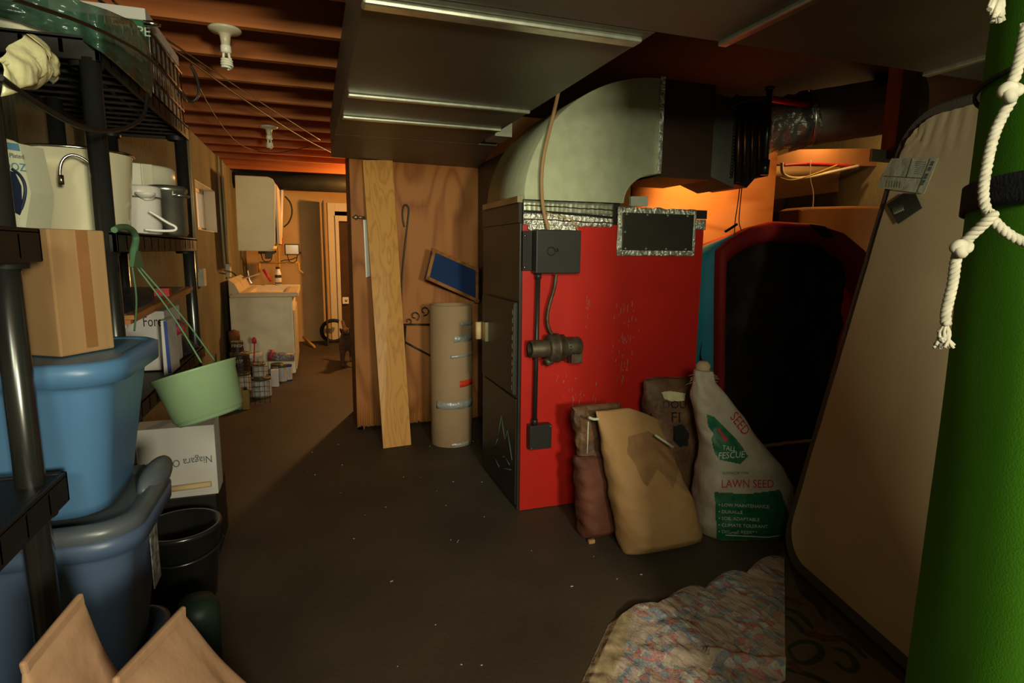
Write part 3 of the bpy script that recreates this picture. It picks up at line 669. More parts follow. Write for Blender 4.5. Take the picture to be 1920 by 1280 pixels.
tb3=thing('storage_tub',(-.66,1.66,0),'shadowed dark tub on the floor at the bottom of the tub stack','storage tub')
tub(tb3,-.65,1.67,.38,.34,0,.297,'navy_tub',taper=.03)
tu=thing('storage_tub',(-.64,1.65,.735),'light blue storage tub with the tall cardboard box on its lid','storage tub')
cx2,cy2=-.637,1.655
tub(tu,cx2,cy2,.40,.39,.737,1.105,'blue_tub',taper=.045,rim=.03,rimh=.05)
bm=NB(); r1=rrect(.43,.42,.085,8); prism(bm,[(cx2+x,cy2+y,1.094) for x,y in r1],(0,0,.007)); obj('lid',bm,'blue_lid',tu)
for o in(tb,tu,tb3): o['group']='stacked blue storage tubs'
# box on tub
bx=thing('cardboard_box',(-.6,1.6,1.1),'tall brown cardboard box sealed with packing tape standing on the light blue tub','box')
zb_=1.104; c0=PZ(115,670,zb_); c1=PZ(216,652,zb_)
dx=(c1-c0); Lx=dx.length; dx.normalize(); dy=Vector((-dx.y,dx.x,0)); Hh=PP(97,421,c0,BF).z-zb_ if False else 0.285
if dy.x>0: dy=-dy
bm=NB(); cc=c0+dx*Lx/2+dy*.13+Vector((0,0,Hh/2)); obox(bm,cc,dx*Lx/2,dy*.13,Vector((0,0,Hh/2))); obj('carton',bm,'cardboard',bx,bevel=.004)
bm=NB(); nrm=-dy; obox(bm,c0+dx*Lx*.56+nrm*.001+Vector((0,0,Hh*.52)),dx*.014,nrm*.001,Vector((0,0,Hh*.479))); obj('packing_tape',bm,'packing_tape',bx)
# ---------------- middle shelf items ----------------
zs=1.3955
bk=thing('enamel_bucket',(-.66,2.12,zs),'white enamel bucket with a thin wire bail on the middle shelf','bucket')
bcx,bcy=-.672,2.18
L_=PY(50,290,bcy); R_=PY(238,310,bcy)
rad_=.148; hb=.235
bm=NB(); lathe(bm,[(0,.004),(.118,.004),(.122,0),(.126,.006),(rad_-.002,hb-.004),(rad_+.004,hb),(rad_+.001,hb+.004),(rad_-.006,hb),(.12,.012),(0,.012)],(bcx,bcy,zs),seg=64); obj('bucket_wall',bm,'enamel',bk)
bm=NB(); lathe(bm,[(rad_+.003,hb-.002),(rad_+.006,hb+.002),(rad_+.002,hb+.006),(rad_-.002,hb+.003)],(bcx,bcy,zs),seg=64); obj('rim_wire',bm,'chrome',bk)
bm=NB(); tube(bm,[PD(x,y,2.05) for x,y in((113,338),(112,315),(118,297),(133,289),(150,293),(168,305),(185,330))],.004,8); lathe(bm,[(0,.004),(.007,.003),(.007,-.022),(0,-.024)],PD(114,330,2.05),(0,0,1),10); obj('bail_handle',bm,'chrome',bk)
pk=thing('steamer_pot',(-.66,2.6,zs),'wide cream plastic canner with clip lid behind the white bucket','pot')
pcx,pcy=-.685,2.82
bm=NB(); lathe(bm,[(0,.002),(.132,.002),(.137,.01),(.142,.15),(.146,.155),(0,.155)],(pcx,pcy,zs),seg=56); obj('pot_body',bm,'cream_plastic',pk)
bm=NB(); lathe(bm,[(.150,.160),(.152,.165),(.152,.20),(.148,.205)],(pcx,pcy,zs),seg=56); lathe(bm,[(.148,.155),(.152,.21),(.157,.213),(.157,.27),(.150,.278),(0,.282)],(pcx,pcy,zs),seg=56); obj('lid',bm,'cream_plastic',pk)
for px,py in((262,290),(318,305)):
    bm=NB(); d=(PD(px,py,2.55)-Vector((pcx,pcy,PD(px,py,2.5).z))); d.z=0; d.normalize(); c_=Vector((pcx,pcy,zs+.235))+d*.160; s_=Vector((-d.y,d.x,0)); obox(bm,c_,s_*.02,d*.006,Vector((0,0,.042))); obj('clip',bm,'cream_plastic',pk,bevel=.003)
cr=thing('coffee_urn',(-.6,2.32,zs),'small white cylindrical appliance with knob and cord in front of the canner','appliance')
ccx,ccy=-.562,2.385
bm=NB(); lathe(bm,[(0,0),(.060,0),(.064,.006),(.066,.125),(.068,.128),(.068,.158),(.064,.164),(0,.166)],(ccx,ccy,zs),seg=40); obj('urn_body',bm,'white_plastic',cr)
bm=NB(); lathe(bm,[(.0685,.122),(.0695,.125),(.0685,.128)],(ccx,ccy,zs),seg=40); obj('groove',bm,'ink_grey',cr)
bm=NB(); q=PD(273,368,2.36); tube(bm,[(ccx+.05,ccy,q.z),(q.x,q.y,q.z)],.012,10,smooth_it=0); lathe(bm,[(0,-.012),(.014,-.012),(.03,0),(.03,.006),(0,.008)],(q.x,q.y,q.z+.006),seg=20); obj('knob',bm,'white_plastic',cr)
bm=NB(); tube(bm,[PD(x,y,2.33) for x,y in((280,396),(295,405),(315,418),(331,425),(330,432),(312,433),(290,432),(272,430))],.0045,8); obj('cord',bm,'white_plastic',cr)
al=thing('stock_pot',(-.62,2.78,zs),'dull aluminium stock pot with flat lid at the end of the middle shelf','pot')
bm=NB(); q=Vector((-.525,2.62,zs)); lathe(bm,[(0,0),(.060,0),(.068,.01),(.070,.165),(.074,.168),(.074,.182),(.06,.190),(0,.192)],q,seg=44); obj('pot_wall',bm,'aluminium',al)
bm=NB(); tube(bm,[q+Vector((.035,-.056,.15)),q+Vector((.060,-.070,.152)),q+Vector((.085,-.03,.152)),q+Vector((.070,.0,.15))],.006,8); obj('handle',bm,'aluminium',al)
vb=thing('teapot_box',(-.6,1.75,zs),'pale printed box with a navy coffeepot picture at the left of the bucket','box')
vc=PD(45,380,1.92); 
bm=NB(); vx=Vector((.93,-.36,0)).normalized(); vy=Vector((.36,.93,0)).normalized(); vo=Vector((PD(40,420,1.9).x,PD(40,420,1.9).y,zs))
pts=[(-.09,0),(.010,0),(.034,.085),(.028,.125),(.018,.20),(-.09,.215)]
prism(bm,[vo+vx*a+Vector((0,0,b)) for a,b in pts],vy*.07); vb_body=obj('carton',bm,'vase_box',vb)
bm=NB(); prism(bm,[vo+vx*a+Vector((0,0,b))-vy*.0015 for a,b in((-.089,.197),(.019,.182),(.017,.199),(-.089,.213))],vy*.001); obj('blue_band',bm,'blue_lid',vb)
bm=NB(); prism(bm,[vo+vx*a+Vector((0,0,b))-vy*.0015 for a,b in((-.060,.13),(-.03,.142),(0.0,.132),(.012,.10),(.008,.045),(.0,.03),(-.03,.045),(-.065,.06))],vy*.001)
tube(bm,[vo+vx*a+Vector((0,0,b))-vy*.002 for a,b in((-.005,.14),(.015,.125),(.024,.10),(.018,.07),(.006,.045))],.0035,6); obj('coffeepot_print',bm,'navy_print',vb)
lettering('Nickel Plated',.015,vo+vx*-.052+Vector((0,0,.172))-vy*.002,vx-Vector((0,0,.10)),Vector((0,0,1)),'ink_grey',vb)
lettering('ODOZ',.026,vo+vx*-.048+Vector((0,0,.142))-vy*.0025,vx-Vector((0,0,.10)),Vector((0,0,1)),'blue_lid',vb)
pc=thing('enamel_plate',PD(10,300,2.2),'cream round plate standing on edge behind the coffeepot box','plate')
q=PD(2,300,2.18); n=Vector((-.2,-1,.15)).normalized(); bm=NB(); lathe(bm,[(0,0),(.07,0),(.095,.012),(.098,.014),(.095,.016),(.07,.004),(0,.004)],Vector((q.x,q.y,zs+.15)),n,48); obj('plate_disc',bm,'enamel',pc)
# ---------------- top shelf items ----------------
zt_=1.8905
TC=[(-15,-40),(60,-30),(120,-14),(155,4),(200,18),(250,40),(272,70),(286,112),(288,150)]
BC=[(-15,28),(40,42),(95,60),(150,74),(190,98),(215,118),(240,140),(262,160),(284,182)]
def fbag(u,v):
    t_=u*8; i=min(7,int(t_)); f=t_-i
    a=Vector(TC[i]).lerp(Vector(TC[i+1]),f); b=Vector(BC[i]).lerp(Vector(BC[i+1]),f); p=b.lerp(a,v)
    q1=PY(p.x,p.y,1.90); q2=PX(p.x,p.y,-.487); w=min(1,max(0,(p.x-150)/60)); q=q1.lerp(q2,w)
    o=(q-O).normalized(); return q-o*(.012*noise.noise(Vector((u*9,v*4,4)))+.006*noise.noise(Vector((u*26,v*11,7)))+.015*math.sin(PI*v))
bm=NB(); grid(bm,80,30,fbag); obj('plastic_bag',bm,'green_film',None,label='green translucent plastic bag draped over the top shelf corner',cat='bag',solid=.001)
cs=thing('cream_cushion',(-.70,1.97,1.89),'cream padded roll under the green plastic bag on the top shelf','cushion')
bm=NB(); tube(bm,[(-.86,1.965,1.928),(-.70,1.96,1.925),(-.56,1.965,1.918)],.033,18); obj('roll',bm,'cream_plastic',cs)
wb=thing('white_bag',PX(40,80,-.5),'crumpled pale plastic bag hanging from the top shelf corner','bag')
wc=[PX(x,y,-.49) for x,y in((42,62),(58,66),(62,88),(78,98),(92,112),(104,140),(98,150),(90,156),(78,143),(68,165),(40,165),(18,152),(6,172),(-8,180),(-12,120),(8,90))]
ctr=sum(wc,Vector())/len(wc); bm=NB()
def fwb(u,v):
    n_=len(wc); t_=u*n_; i=int(t_)%n_; f_=t_-int(t_); p=wc[i].lerp(wc[(i+1)%n_],f_); q=ctr.lerp(p,v)
    return q+Vector((.030*(1-v**2)+.040*abs(noise.noise(Vector((q.y*17,q.z*13,3))))*(1-v*.4)+.006*abs(noise.noise(Vector((q.y*60,q.z*30,8)))),.005*noise.noise(Vector((q.y*30,q.z*30,5))),.005*noise.noise(Vector((q.y*30,q.z*34,9)))))
grid(bm,96,30,fwb); obj('bag_film',bm,'clear_bag',wb,solid=.001)
ct=thing('carton',PX(300,60,-.6),'tall white and green carton at the far end of the top shelf','box')
ca=PY(170,40,2.35)
B('carton_body','ink_green',-.80,-.525,2.50,3.04,1.8925,2.14,ct,bevel=.004)
B('carton_rim','white_card',-.805,-.520,2.495,3.045,2.14,2.18,ct,bevel=.003)
B('dark_side','printed_mix',-.5245,-.522,2.54,3.03,1.90,2.135,ct)
lettering('LITE',.052,PY(162,40,2.497),(1,0,0),(0,0,1),'ink_white',ct)
lettering('TYPE',.045,PY(222,62,2.497),(1,0,0),(0,0,1),'ink_white',ct)
wk=thing('wire_basket',(-.50,2.75,1.9),'thin wire rack hanging on the side of the white and green carton','rack')
bm=NB()
for z in(1.95,2.03,2.11): tube(bm,[(-.513,2.5,z),(-.513,3.04,z)],.0035,6,smooth_it=0)
for k in range(8): yy=2.52+k*.072; tube(bm,[(-.513,yy,1.89),(-.513,yy,2.115)],.0025,6,smooth_it=0)
obj('wires',bm,'copper_dull',wk)
bm=NB(); tube(bm,[(-.52,2.46,2.12),(-.47,2.47,2.125)],.010,8); obj('chrome_bar',bm,'chrome',wk)
bm=NB(); tube(bm,[(-.513,3.02,2.03),(-.49,3.07,1.99),(-.45,3.07,2.03),(-.45,3.04,2.10),(-.47,3.02,2.14)],.006,8); obj('handle',bm,'black_metal',wk)
# ---------------- lower shelf items ----------------
zf=.8955
fz=1.125
for k in range(2):
    pf=thing('picture_frame',(-.64,2.4,fz+k*.014),('lower of the two wood edged picture frames lying above the white lettered carton','upper of the two wood edged picture frames, with dark glass facing up')[k],'picture frame','flat picture frames')
    bm=NB(); z=fz+k*.014; x0,x1,y0,y1=-.77,-.515+k*.01,1.98,2.90
    prism(bm,[(x0,y0,z),(x1,y0,z),(x1,y1,z+.03),(x0,y1,z+.03)],(0,0,.013)); obj('frame',bm,'framewood',pf)
bm=NB(); prism(bm,[(-.76,2.0,fz+.028),(-.53,2.0,fz+.028),(-.53,2.86,fz+.056),(-.76,2.86,fz+.056)],(0,0,.002)); obj('glazing',bm,'gray_lid',pf)
fo=thing('milk_crate_box',(-.68,2.5,zf),'white carton with black serif lettering on the lower shelf under the picture frames','box')
bm=NB(); fq0=PY(222,560,2.45); fq1=PY(305,560,2.45); 
box(bm,-.765,fq1.x,2.45,2.72,zf,1.118); obj('carton',bm,'white_card',fo,bevel=.004)
tq=PY(268,612,2.449); lettering('Foremost',.055,Vector((tq.x,2.448,tq.z)),(1,0,0),(0,0,1),'ink_black',fo,sx=.62)
bm=NB(); tube(bm,[(fq1.x-.17,2.449,1.110),(fq1.x-.09,2.445,1.108)],.004,6); obj('torn_edge',bm,'cardboard',fo)
bm=NB(); q=PY(300,548,2.5); box(bm,q.x-.02,q.x+.03,2.5,2.54,q.z-.03,q.z+.015); obj('red_tin',bm,'wire_red',None,label='small red tin poking out behind the printed white box',cat='tin')
bkz=thing('blue_white_carton',PY(312,650,2.3),'narrow blue and white carton standing right of the light blue tub','box')
bm=NB(); q=[PY(301,601,2.3),PY(312,601,2.3),PY(322,700,2.3),PY(308,704,2.3)]; prism(bm,q,(0,.14,0)); obj('carton',bm,'white_card',bkz)
bm=NB(); q=[PY(306,602,2.298),PY(312,601,2.298),PY(322,699,2.298),PY(315,700,2.298)]; prism(bm,q,(0,.001,0)); obj('blue_stripe',bm,'ink_blue',bkz)
bm=NB(); q=PY(330,612,2.6); lathe(bm,[(0,-.04),(.02,-.035),(.035,0),(.03,.015),(0,.02)],q,(.5,-.3,.8),18); obj('pink_scoop',bm,'pink_plastic',None,label='pink red plastic scoop behind the hanging pot wires',cat='scoop')
bm=NB(); q=PY(225,612,2.3); tube(bm,[PY(212,612,2.2),PY(226,606,2.2),PY(234,608,2.2),PY(232,615,2.2),PY(216,622,2.2)],.010,10); obj('white_mug',bm,'white_plastic',None,label='white curved mug rim behind the light blue tub lid',cat='mug')
bm=NB(); c_=PZ(350,668,.90); 
grid(bm,24,10,lambda u,v:Vector((-.66+v*.14+.02*noise.noise(Vector((u*5,v*5,1))),2.74+u*.27,.8975+.07*math.sin(PI*u)**.5*math.sin(PI*v)**.6*(1+.4*noise.noise(Vector((u*6,v*6,9)))))))
obj('black_bag',bm,'strap',None,label='black fabric bag lying on the lower shelf behind the green pot',cat='bag')
# hanging pot
gp=thing('hanging_pot',PY(365,700,2.05),'pale green plastic hanging pot tilted on its wires beside the shelves','plant pot')
rc_=PY(364,694,2.03); right_=BR; ax_=(BU*math.cos(math.radians(17))-BR*math.sin(math.radians(17))).normalized()
ax_=(ax_*math.cos(math.radians(5))-BF*math.sin(math.radians(5))).normalized()
R0=.123
bm=NB(); lathe(bm,[(0,-.158),(.090,-.158),(.096,-.152),(.100,-.142),(.103,-.141),(R0-.006,-.022),(R0-.004,-.02),(R0,-.004),(R0+.004,0),(R0+.001,.003),(R0-.006,0),(R0-.010,-.02),(.09,-.13),(0,-.132)],rc_,ax_,56); obj('pot_wall',bm,'green_pot',gp)
bm=NB(); lathe(bm,[(0,-.03),(R0-.0125,-.03)],rc_,ax_,40); obj('potting_soil',bm,'soil',gp)
hk=PX(245,470,-.49); 
bm=NB(); hp=[PX(x,y,-.488) for x,y in((214,431),(222,426),(236,425),(248,431),(256,445),(252,465),(249,482))]; tube(bm,hp,[.008,.011],10)
hb_=[PX(x,y,-.488) for x,y in((246,470),(254,470),(262,500),(241,500))]; prism(bm,hb_,(.012,0,0)); obj('hanger_hook',bm,'hook_green',gp)
u,v,d=frame_of(ax_)
for (x0,y0),(x1,y1),dd in(((248,500),(252,620),0),((256,500),(378,680),1),((262,500),(404,678),2)):
    a=PX(x0,y0,-.484); b=PD(x1,y1,(2.05,1.98,2.1)[dd]) 
    bm=NB(); tube(bm,[a,(a+b)/2+Vector((.01,0,-.0)),b],.0028,6); obj('hanger_wire',bm,'hook_green',gp)
# Niagara box
nb=thing('orchard_box',(-.57,2.75,.36),'white fruit box with upside down green grey lettering under the hanging green pot','box')
n0=PY(288,785,2.70); n1=PY(399,797,2.70); n2=PY(407,925,2.70)
bm=NB(); nzb=.288; box(bm,-.74,n1.x+.004,2.70,2.84,nzb,.60); obj('carton',bm,'white_card',nb,bevel=.003)
B('dark_crate','black_plastic',-.74,-.44,2.705,2.99,0,.286,None,bevel=.005,label='dark crate on the floor carrying the white orchard box',cat='crate')
# upside-down lettering: reads right to left
o_=PY(398,853,2.698); lettering('Niagara Orchards',.046,Vector((o_.x,2.698,o_.z)),(-1,0,-.05),(0,0,-1),'ink_grey',nb,sx=.80)
bm=NB(); tube(bm,[Vector((PY(310,922,2.685).x,2.683,PY(310,918,2.685).z)),PY(396,907,2.685)],.012,14,smooth_it=0); obj('wooden_dowel',bm,'lightwood',None,label='short pale wooden dowel lying against the bottom of the white orchard box',cat='dowel')
bkt=thing('black_bucket',(-.5,2.3,0),'black round bucket on the floor beneath the white orchard box','bucket')
q=Vector((-.52,2.40,0)); bm=NB(); lathe(bm,[(0,0),(.11,0),(.135,.28),(.144,.285),(.144,.30),(.131,.30),(.105,.02),(0,.02)],q,seg=48); obj('bucket_wall',bm,'black_gloss',bkt)
bm=NB(); tube(bm,[q+Vector((.146*math.cos(a_),.146*math.sin(a_),.23-.03*math.sin(-a_))) for a_ in [-2.6+k_*.26 for k_ in range(11)]],.005,8); obj('bail_handle',bm,'black_gloss',bkt)
gc=thing('green_can',(-.42,1.95,0),'dark green rounded can on the floor behind the right paper bag','can')
q=PZ(332,1130,.24); bm=NB(); lathe(bm,[(0,0),(.06,0),(.065,.2),(.05,.24),(0,.245)],Vector((max(q.x,-.392),q.y,0)),seg=32); obj('can_body',bm,'dark_green',gc)
# ---------------- bags ----------------
def bag(origin,wd,ud,w0,w1,h,t,seed=0,nx=64,nz=72,flat=.0,top_pow=.6,mi=None,amp=.010,sag=.0,shape=None,twist=0):
    wd=Vector(wd).normalized(); ud=Vector(ud).normalized(); nd=wd.cross(ud).normalized(); nd=-nd if nd.y<0 else nd   # nd away from the camera
    origin=Vector(origin); bm=NB(); rings=[]
    for j in range(nz+1):
        v=j/nz
        if shape: w,tt,xo=shape(v)
        else:
            w=w0+(w1-w0)*v; tt=t*min(1,(v/.10+.25))**.5*max(0.02,(1-v**2.2))**top_pow; xo=0
            w*= (1-.06*math.exp(-v*18))
        ring=[]
        for i in range(nx):
            a=2*PI*i/nx; ca,sa=math.cos(a),math.sin(a)
            x=w/2*math.copysign(abs(ca)**.55,ca); y=tt/2*math.copysign(abs(sa)**.85,sa)
            p=Vector((x*7,y*7,v*h*7+seed*3.1)); dn=noise.noise(p)*amp+noise.noise(p*3.1)*amp*.45+abs(noise.noise(Vector((x*11+v*4,seed,v*h*5))))*amp*.8
            edge=min(1,tt/(t*.5+1e-6))
            yy=y+math.copysign(dn,sa)*edge if abs(sa)>.05 else y
            xx=x+xo+noise.noise(Vector((v*9,seed,a)))*amp*.7
            q=origin+wd*xx+ud*(v*h+ (noise.noise(Vector((x*6,seed+2,0)))*.02*v))+nd*(yy)
            if q.z<.001 and j<3: q.z=.001
            ring.append(bm.verts.new(q))
        rings.append(ring)
    for j in range(nz):
        for i in range(nx):
            k=(i+1)%nx; f=bm.faces.new((rings[j][i],rings[j][k],rings[j+1][k],rings[j+1][i])); f.smooth=True
            if mi: f.material_index=mi((i+.5)/nx,(j+.5)/nz)
    bm.faces.new(rings[0]); bm.faces.new(rings[-1]); return bm
kb=thing('kraft_sack',(1.45,2.1,0),'large plain tan kraft paper sack in front of the red panel','sack')
k0=PZ(1172,1056,0); k1=PZ(1322,1026,0); mid=(k0+k1)/2+Vector((.03,.08,0))
def ks(v):
    w=.42*(1-.20*v)*(1-.03*math.exp(-v*15)); t_=.22*min(1,v/.08+.35)**.5*max(.015,1-v**1.9)**.7
    return w,t_,-.02*v
bm=bag(mid,(k1-k0),(-.17,.22,1),.40,.33,.66,.22,seed=1,shape=ks,amp=.012)
# slanted top: lower the right side
for v_ in bm.verts:
    f_=max(0,(v_.co.z-.25))/.4; s_=(v_.co-mid).dot((k1-k0).normalized())
    v_.co.z-=f_*max(0,(s_+.12))*.45
kbody=obj('paper_body',bm,'kraft',kb)
# stain
def surface_patch(name,m,parent,target,poly_px,depth_y,d=(0.3,1,0),off=.0015,n=26,seed=0):
    xs=[p[0] for p in poly_px]; ys=[p[1] for p in poly_px]; bmx=NB(); tb=NB(); tb.from_mesh(target.data); wl=wloc(target)
    for v in tb.verts: v.co+=wl
    tree=BVHTree.FromBMesh(tb); tb.free()
    def inside(x,y):
        c=False; n_=len(poly_px); j=n_-1
        for i in range(n_):
            xi,yi=poly_px[i]; xj,yj=poly_px[j]
            if (yi>y)!=(yj>y) and x<(xj-xi)*(y-yi)/(yj-yi)+xi: c=not c
            j=i
        return c
    V={}
    x0,x1,y0,y1=min(xs),max(xs),min(ys),max(ys); nx=int(n*max(1,(x1-x0)/(y1-y0))); ny=int(n*max(1,(y1-y0)/(x1-x0)))
    def vert(i,j):
        if (i,j) in V: return V[(i,j)]
        r_=ray(x0+(x1-x0)*i/nx,y0+(y1-y0)*j/ny).normalized(); h=tree.ray_cast(O,r_,9)
        V[(i,j)]=bmx.verts.new(h[0]+h[1]*off*(1 if h[1].dot(r_)<0 else -1)) if h[0] is not None else None
        return V[(i,j)]
    for i in range(nx):
        for j in range(ny):
            if inside(x0+(x1-x0)*(i+.5)/nx,y0+(y1-y0)*(j+.5)/ny):
                q=[vert(i,j),vert(i+1,j),vert(i+1,j+1),vert(i,j+1)]
                if all(q): bmx.faces.new(q).smooth=True
    loose=[v for v in bmx.verts if not v.link_faces]
    for v in loose: bmx.verts.remove(v)
    if not bmx.faces: bmx.free(); print('EMPTY',name); return None
    return obj(name,bmx,m,parent,recalc=False)
G('stain',(.31,.155,.062),.7,var=.15,scale=8,bump=.3,bscale=9)
surface_patch('stain',"stain",kb,kbody,[(1178,818),(1215,808),(1262,835),(1275,850),(1268,900),(1262,915),(1245,890),(1232,880),(1214,912),(1206,905),(1190,868),(1176,850)],2.1,n=60)
bm=NB(); tube(bm,[PY(1228,815,2.18),PY(1262,838,2.16)],.006,6); obj('fold_strip',bm,'label_paper',kb)
# brown/red sack left behind
lk=thing('torn_sack',(1.3,2.35,0),'narrow dark brown printed sack with torn top left of the plain kraft sack','sack')
q=PZ(1120,1020,0)
bm=bag((1.285,2.37,0),(1,.05,0),(-.06,.10,1),.24,.24,.40,.15,seed=3,top_pow=.3,amp=.012); lb1=obj('lower_layer',bm,'kraft_red',lk)
bm=bag((1.30,2.41,.30),(1,.05,0),(-.10,.10,1),.25,.27,.33,.07,seed=4,top_pow=.3,amp=.02,nz=40); lb2=obj('crumpled_top',bm,'kraft_dark',lk)
bm=NB(); tube(bm,[PY(1104,782,2.28),PY(1112,786,2.28),PY(1122,785,2.28)],.007,6); tube(bm,[PY(1103,790,2.28),PY(1101,850,2.28)],.003,6); obj('torn_edge',bm,'label_paper',lk)
bm=NB(); q=PZ(1112,1020,0); box(bm,q.x-.02,q.x+.012,q.y,q.y+.02,0.001,.02); obj('loose_chunk',bm,'kraft',lk,bevel=.004)
# dog food sack at rear
dg_=thing('printed_sack',(1.8,2.5,0),'crumpled brown sack with black print and a cream patch behind the kraft sack','sack')
bm=bag((1.80,2.505,0),(1,-.05,0),(-.04,.07,1),.38,.34,.70,.20,seed=6,top_pow=.35,amp=.022); db=obj('paper_body',bm,'kraft_dark',dg_)
surface_patch('cream_patch','clear_bag',dg_,db,[(1240,735),(1256,733),(1285,737),(1283,751),(1262,753),(1246,748)],2.4,n=20)
def lett_px(body,px,py,hpx,target,m,parent,sx=1,name='lettering',ydir=None,xdir=None):
    o=ray(px,py).normalized(); me=target.data; tb=NB(); tb.from_mesh(me); wl=wloc(target)
    for v in tb.verts: v.co+=wl
    tree=BVHTree.FromBMesh(tb); tb.free(); h=tree.ray_cast(O,o,9)
    if h[0] is None: print('MISS',body); return
    depth=(h[0]-O).dot(BF); size=hpx*depth/F/.70
    xd=xdir or BR; yd=ydir or BU
    bm=text_bm(body,size,h[0],xd,yd,sub_n=2,sx=sx)
    for v in bm.verts:
        r_=(v.co-O).normalized(); hh=tree.ray_cast(O,r_,9)
        if hh[0] is not None and (hh[0]-v.co).length<.25: v.co=hh[0]-r_*.0022
        else: v.co=v.co-r_*.004
    return obj(name,bm,m,parent,recalc=False)
lett_px('DOU',1242,765,14,db,'ink_black',dg_)
lett_px('FI',1257,792,20,db,'ink_black',dg_)
surface_patch('ink_blotch','ink_black',dg_,db,[(1262,798),(1280,796),(1292,812),(1290,835),(1275,838),(1262,825)],2.4,n=16)
surface_patch('ink_blotch','ink_black',dg_,db,[(1212,790),(1222,772),(1226,800),(1222,822),(1212,815)],2.4,n=16)
# fescue seed bag
fs=thing('seed_bag',(1.9,2.2,0),'white woven grass seed bag with green panel and frayed tied neck','bag')
def fsh(v):
    # widths from bottom to neck
    K=[(0,.46,.24,0),(.08,.49,.28,0),(.30,.47,.27,-.01),(.42,.40,.23,-.03),(.55,.30,.17,-.075),(.70,.24,.12,-.135),(.85,.17,.09,-.19),(.93,.11,.06,-.215),(1,.085,.05,-.225)]
    for a,b in zip(K,K[1:]):
        if v<=b[0]:
            f=(v-a[0])/(b[0]-a[0]); return tuple(a[i]+(b[i]-a[i])*f for i in(1,2,3))
    return K[-1][1:]
bm=bag((1.975,2.20,0),(1,-.22,0),(-.02,.03,1),.4,.2,.80,.27,seed=9,shape=fsh,amp=.014,nx=80,nz=90); fb_=obj('woven_body',bm,'poly_sack',fs)
surface_patch('green_panel','ink_green',fs,fb_,[(1340,922),(1400,926),(1462,918),(1478,960),(1475,1026),(1345,1022)],2.1,n=60)
surface_patch('green_state_shape','ink_green',fs,fb_,[(1325,776),(1340,782),(1355,797),(1378,820),(1392,838),(1402,855),(1388,870),(1370,866),(1350,862),(1340,850),(1334,822),(1338,812),(1328,800)],2.1,n=50)
lett_px('TALL',1354,843,9,fb_,'ink_white',fs,sx=.9,ydir=BU+BR*.1,xdir=BR-BU*.12)
lett_px('FESCUE',1346,860,12,fb_,'ink_white',fs,sx=.88,ydir=BU+BR*.1,xdir=BR+BU*.06)
lett_px('SEED',1368,782,18,fb_,'ink_red',fs,sx=.8,xdir=BR-BU*1.3,ydir=BU+BR)
lett_px('LAWN SEED',1352,914,15,fb_,'ink_red',fs,sx=.85)
lett_px('SUPERIOR TYPE',1355,889,5,fb_,'ink_green',fs)
for k,s in enumerate(('• LOW MAINTENANCE','• DURABLE','• SOIL ADAPTABLE','• CLIMATE TOLERANT','• DISEASE RESISTANT')):
    lett_px(s,1347,949+k*12.5,6.2,fb_,'ink_white',fs,sx=1.05,xdir=BR-BU*.04)
surface_patch('white_rule','ink_white',fs,fb_,[(1360,1001),(1440,1005),(1468,1001),(1468,1003),(1440,1007),(1360,1003)],2.1,n=40,off=.003)
surface_patch('red_arrow','ink_red',fs,fb_,[(1343,802),(1347,802),(1361,820),(1365,822),(1362,828),(1356,824)],2.1,n=20,off=.003)
bm=NB(); nk=PD(1312,735,2.73); base=Vector((1.975-.225*.98,2.20+.05+.045,.80))
for k in range(90):
    a=random.random()*2*PI; d=Vector((math.cos(a),math.sin(a)*.5,random.uniform(-.6,.4))).normalized(); p=base+Vector((0.005,0,random.uniform(-.07,-.02)))
    tube(bm,[p,p+d*.045,p+d*random.uniform(.05,.085)+Vector((0,0,-.01))],.0012,4,smooth_it=0)
obj('frayed_fibres',bm,'fray',fs)['kind']='stuff'
bm=NB(); lathe(bm,[(.040,-.02),(.030,.0),(.036,.03),(.02,.05),(0,.05)],base+Vector((0,0,-.01)),(0.05,0,1),20); obj('neck_cap',bm,'fray',fs)
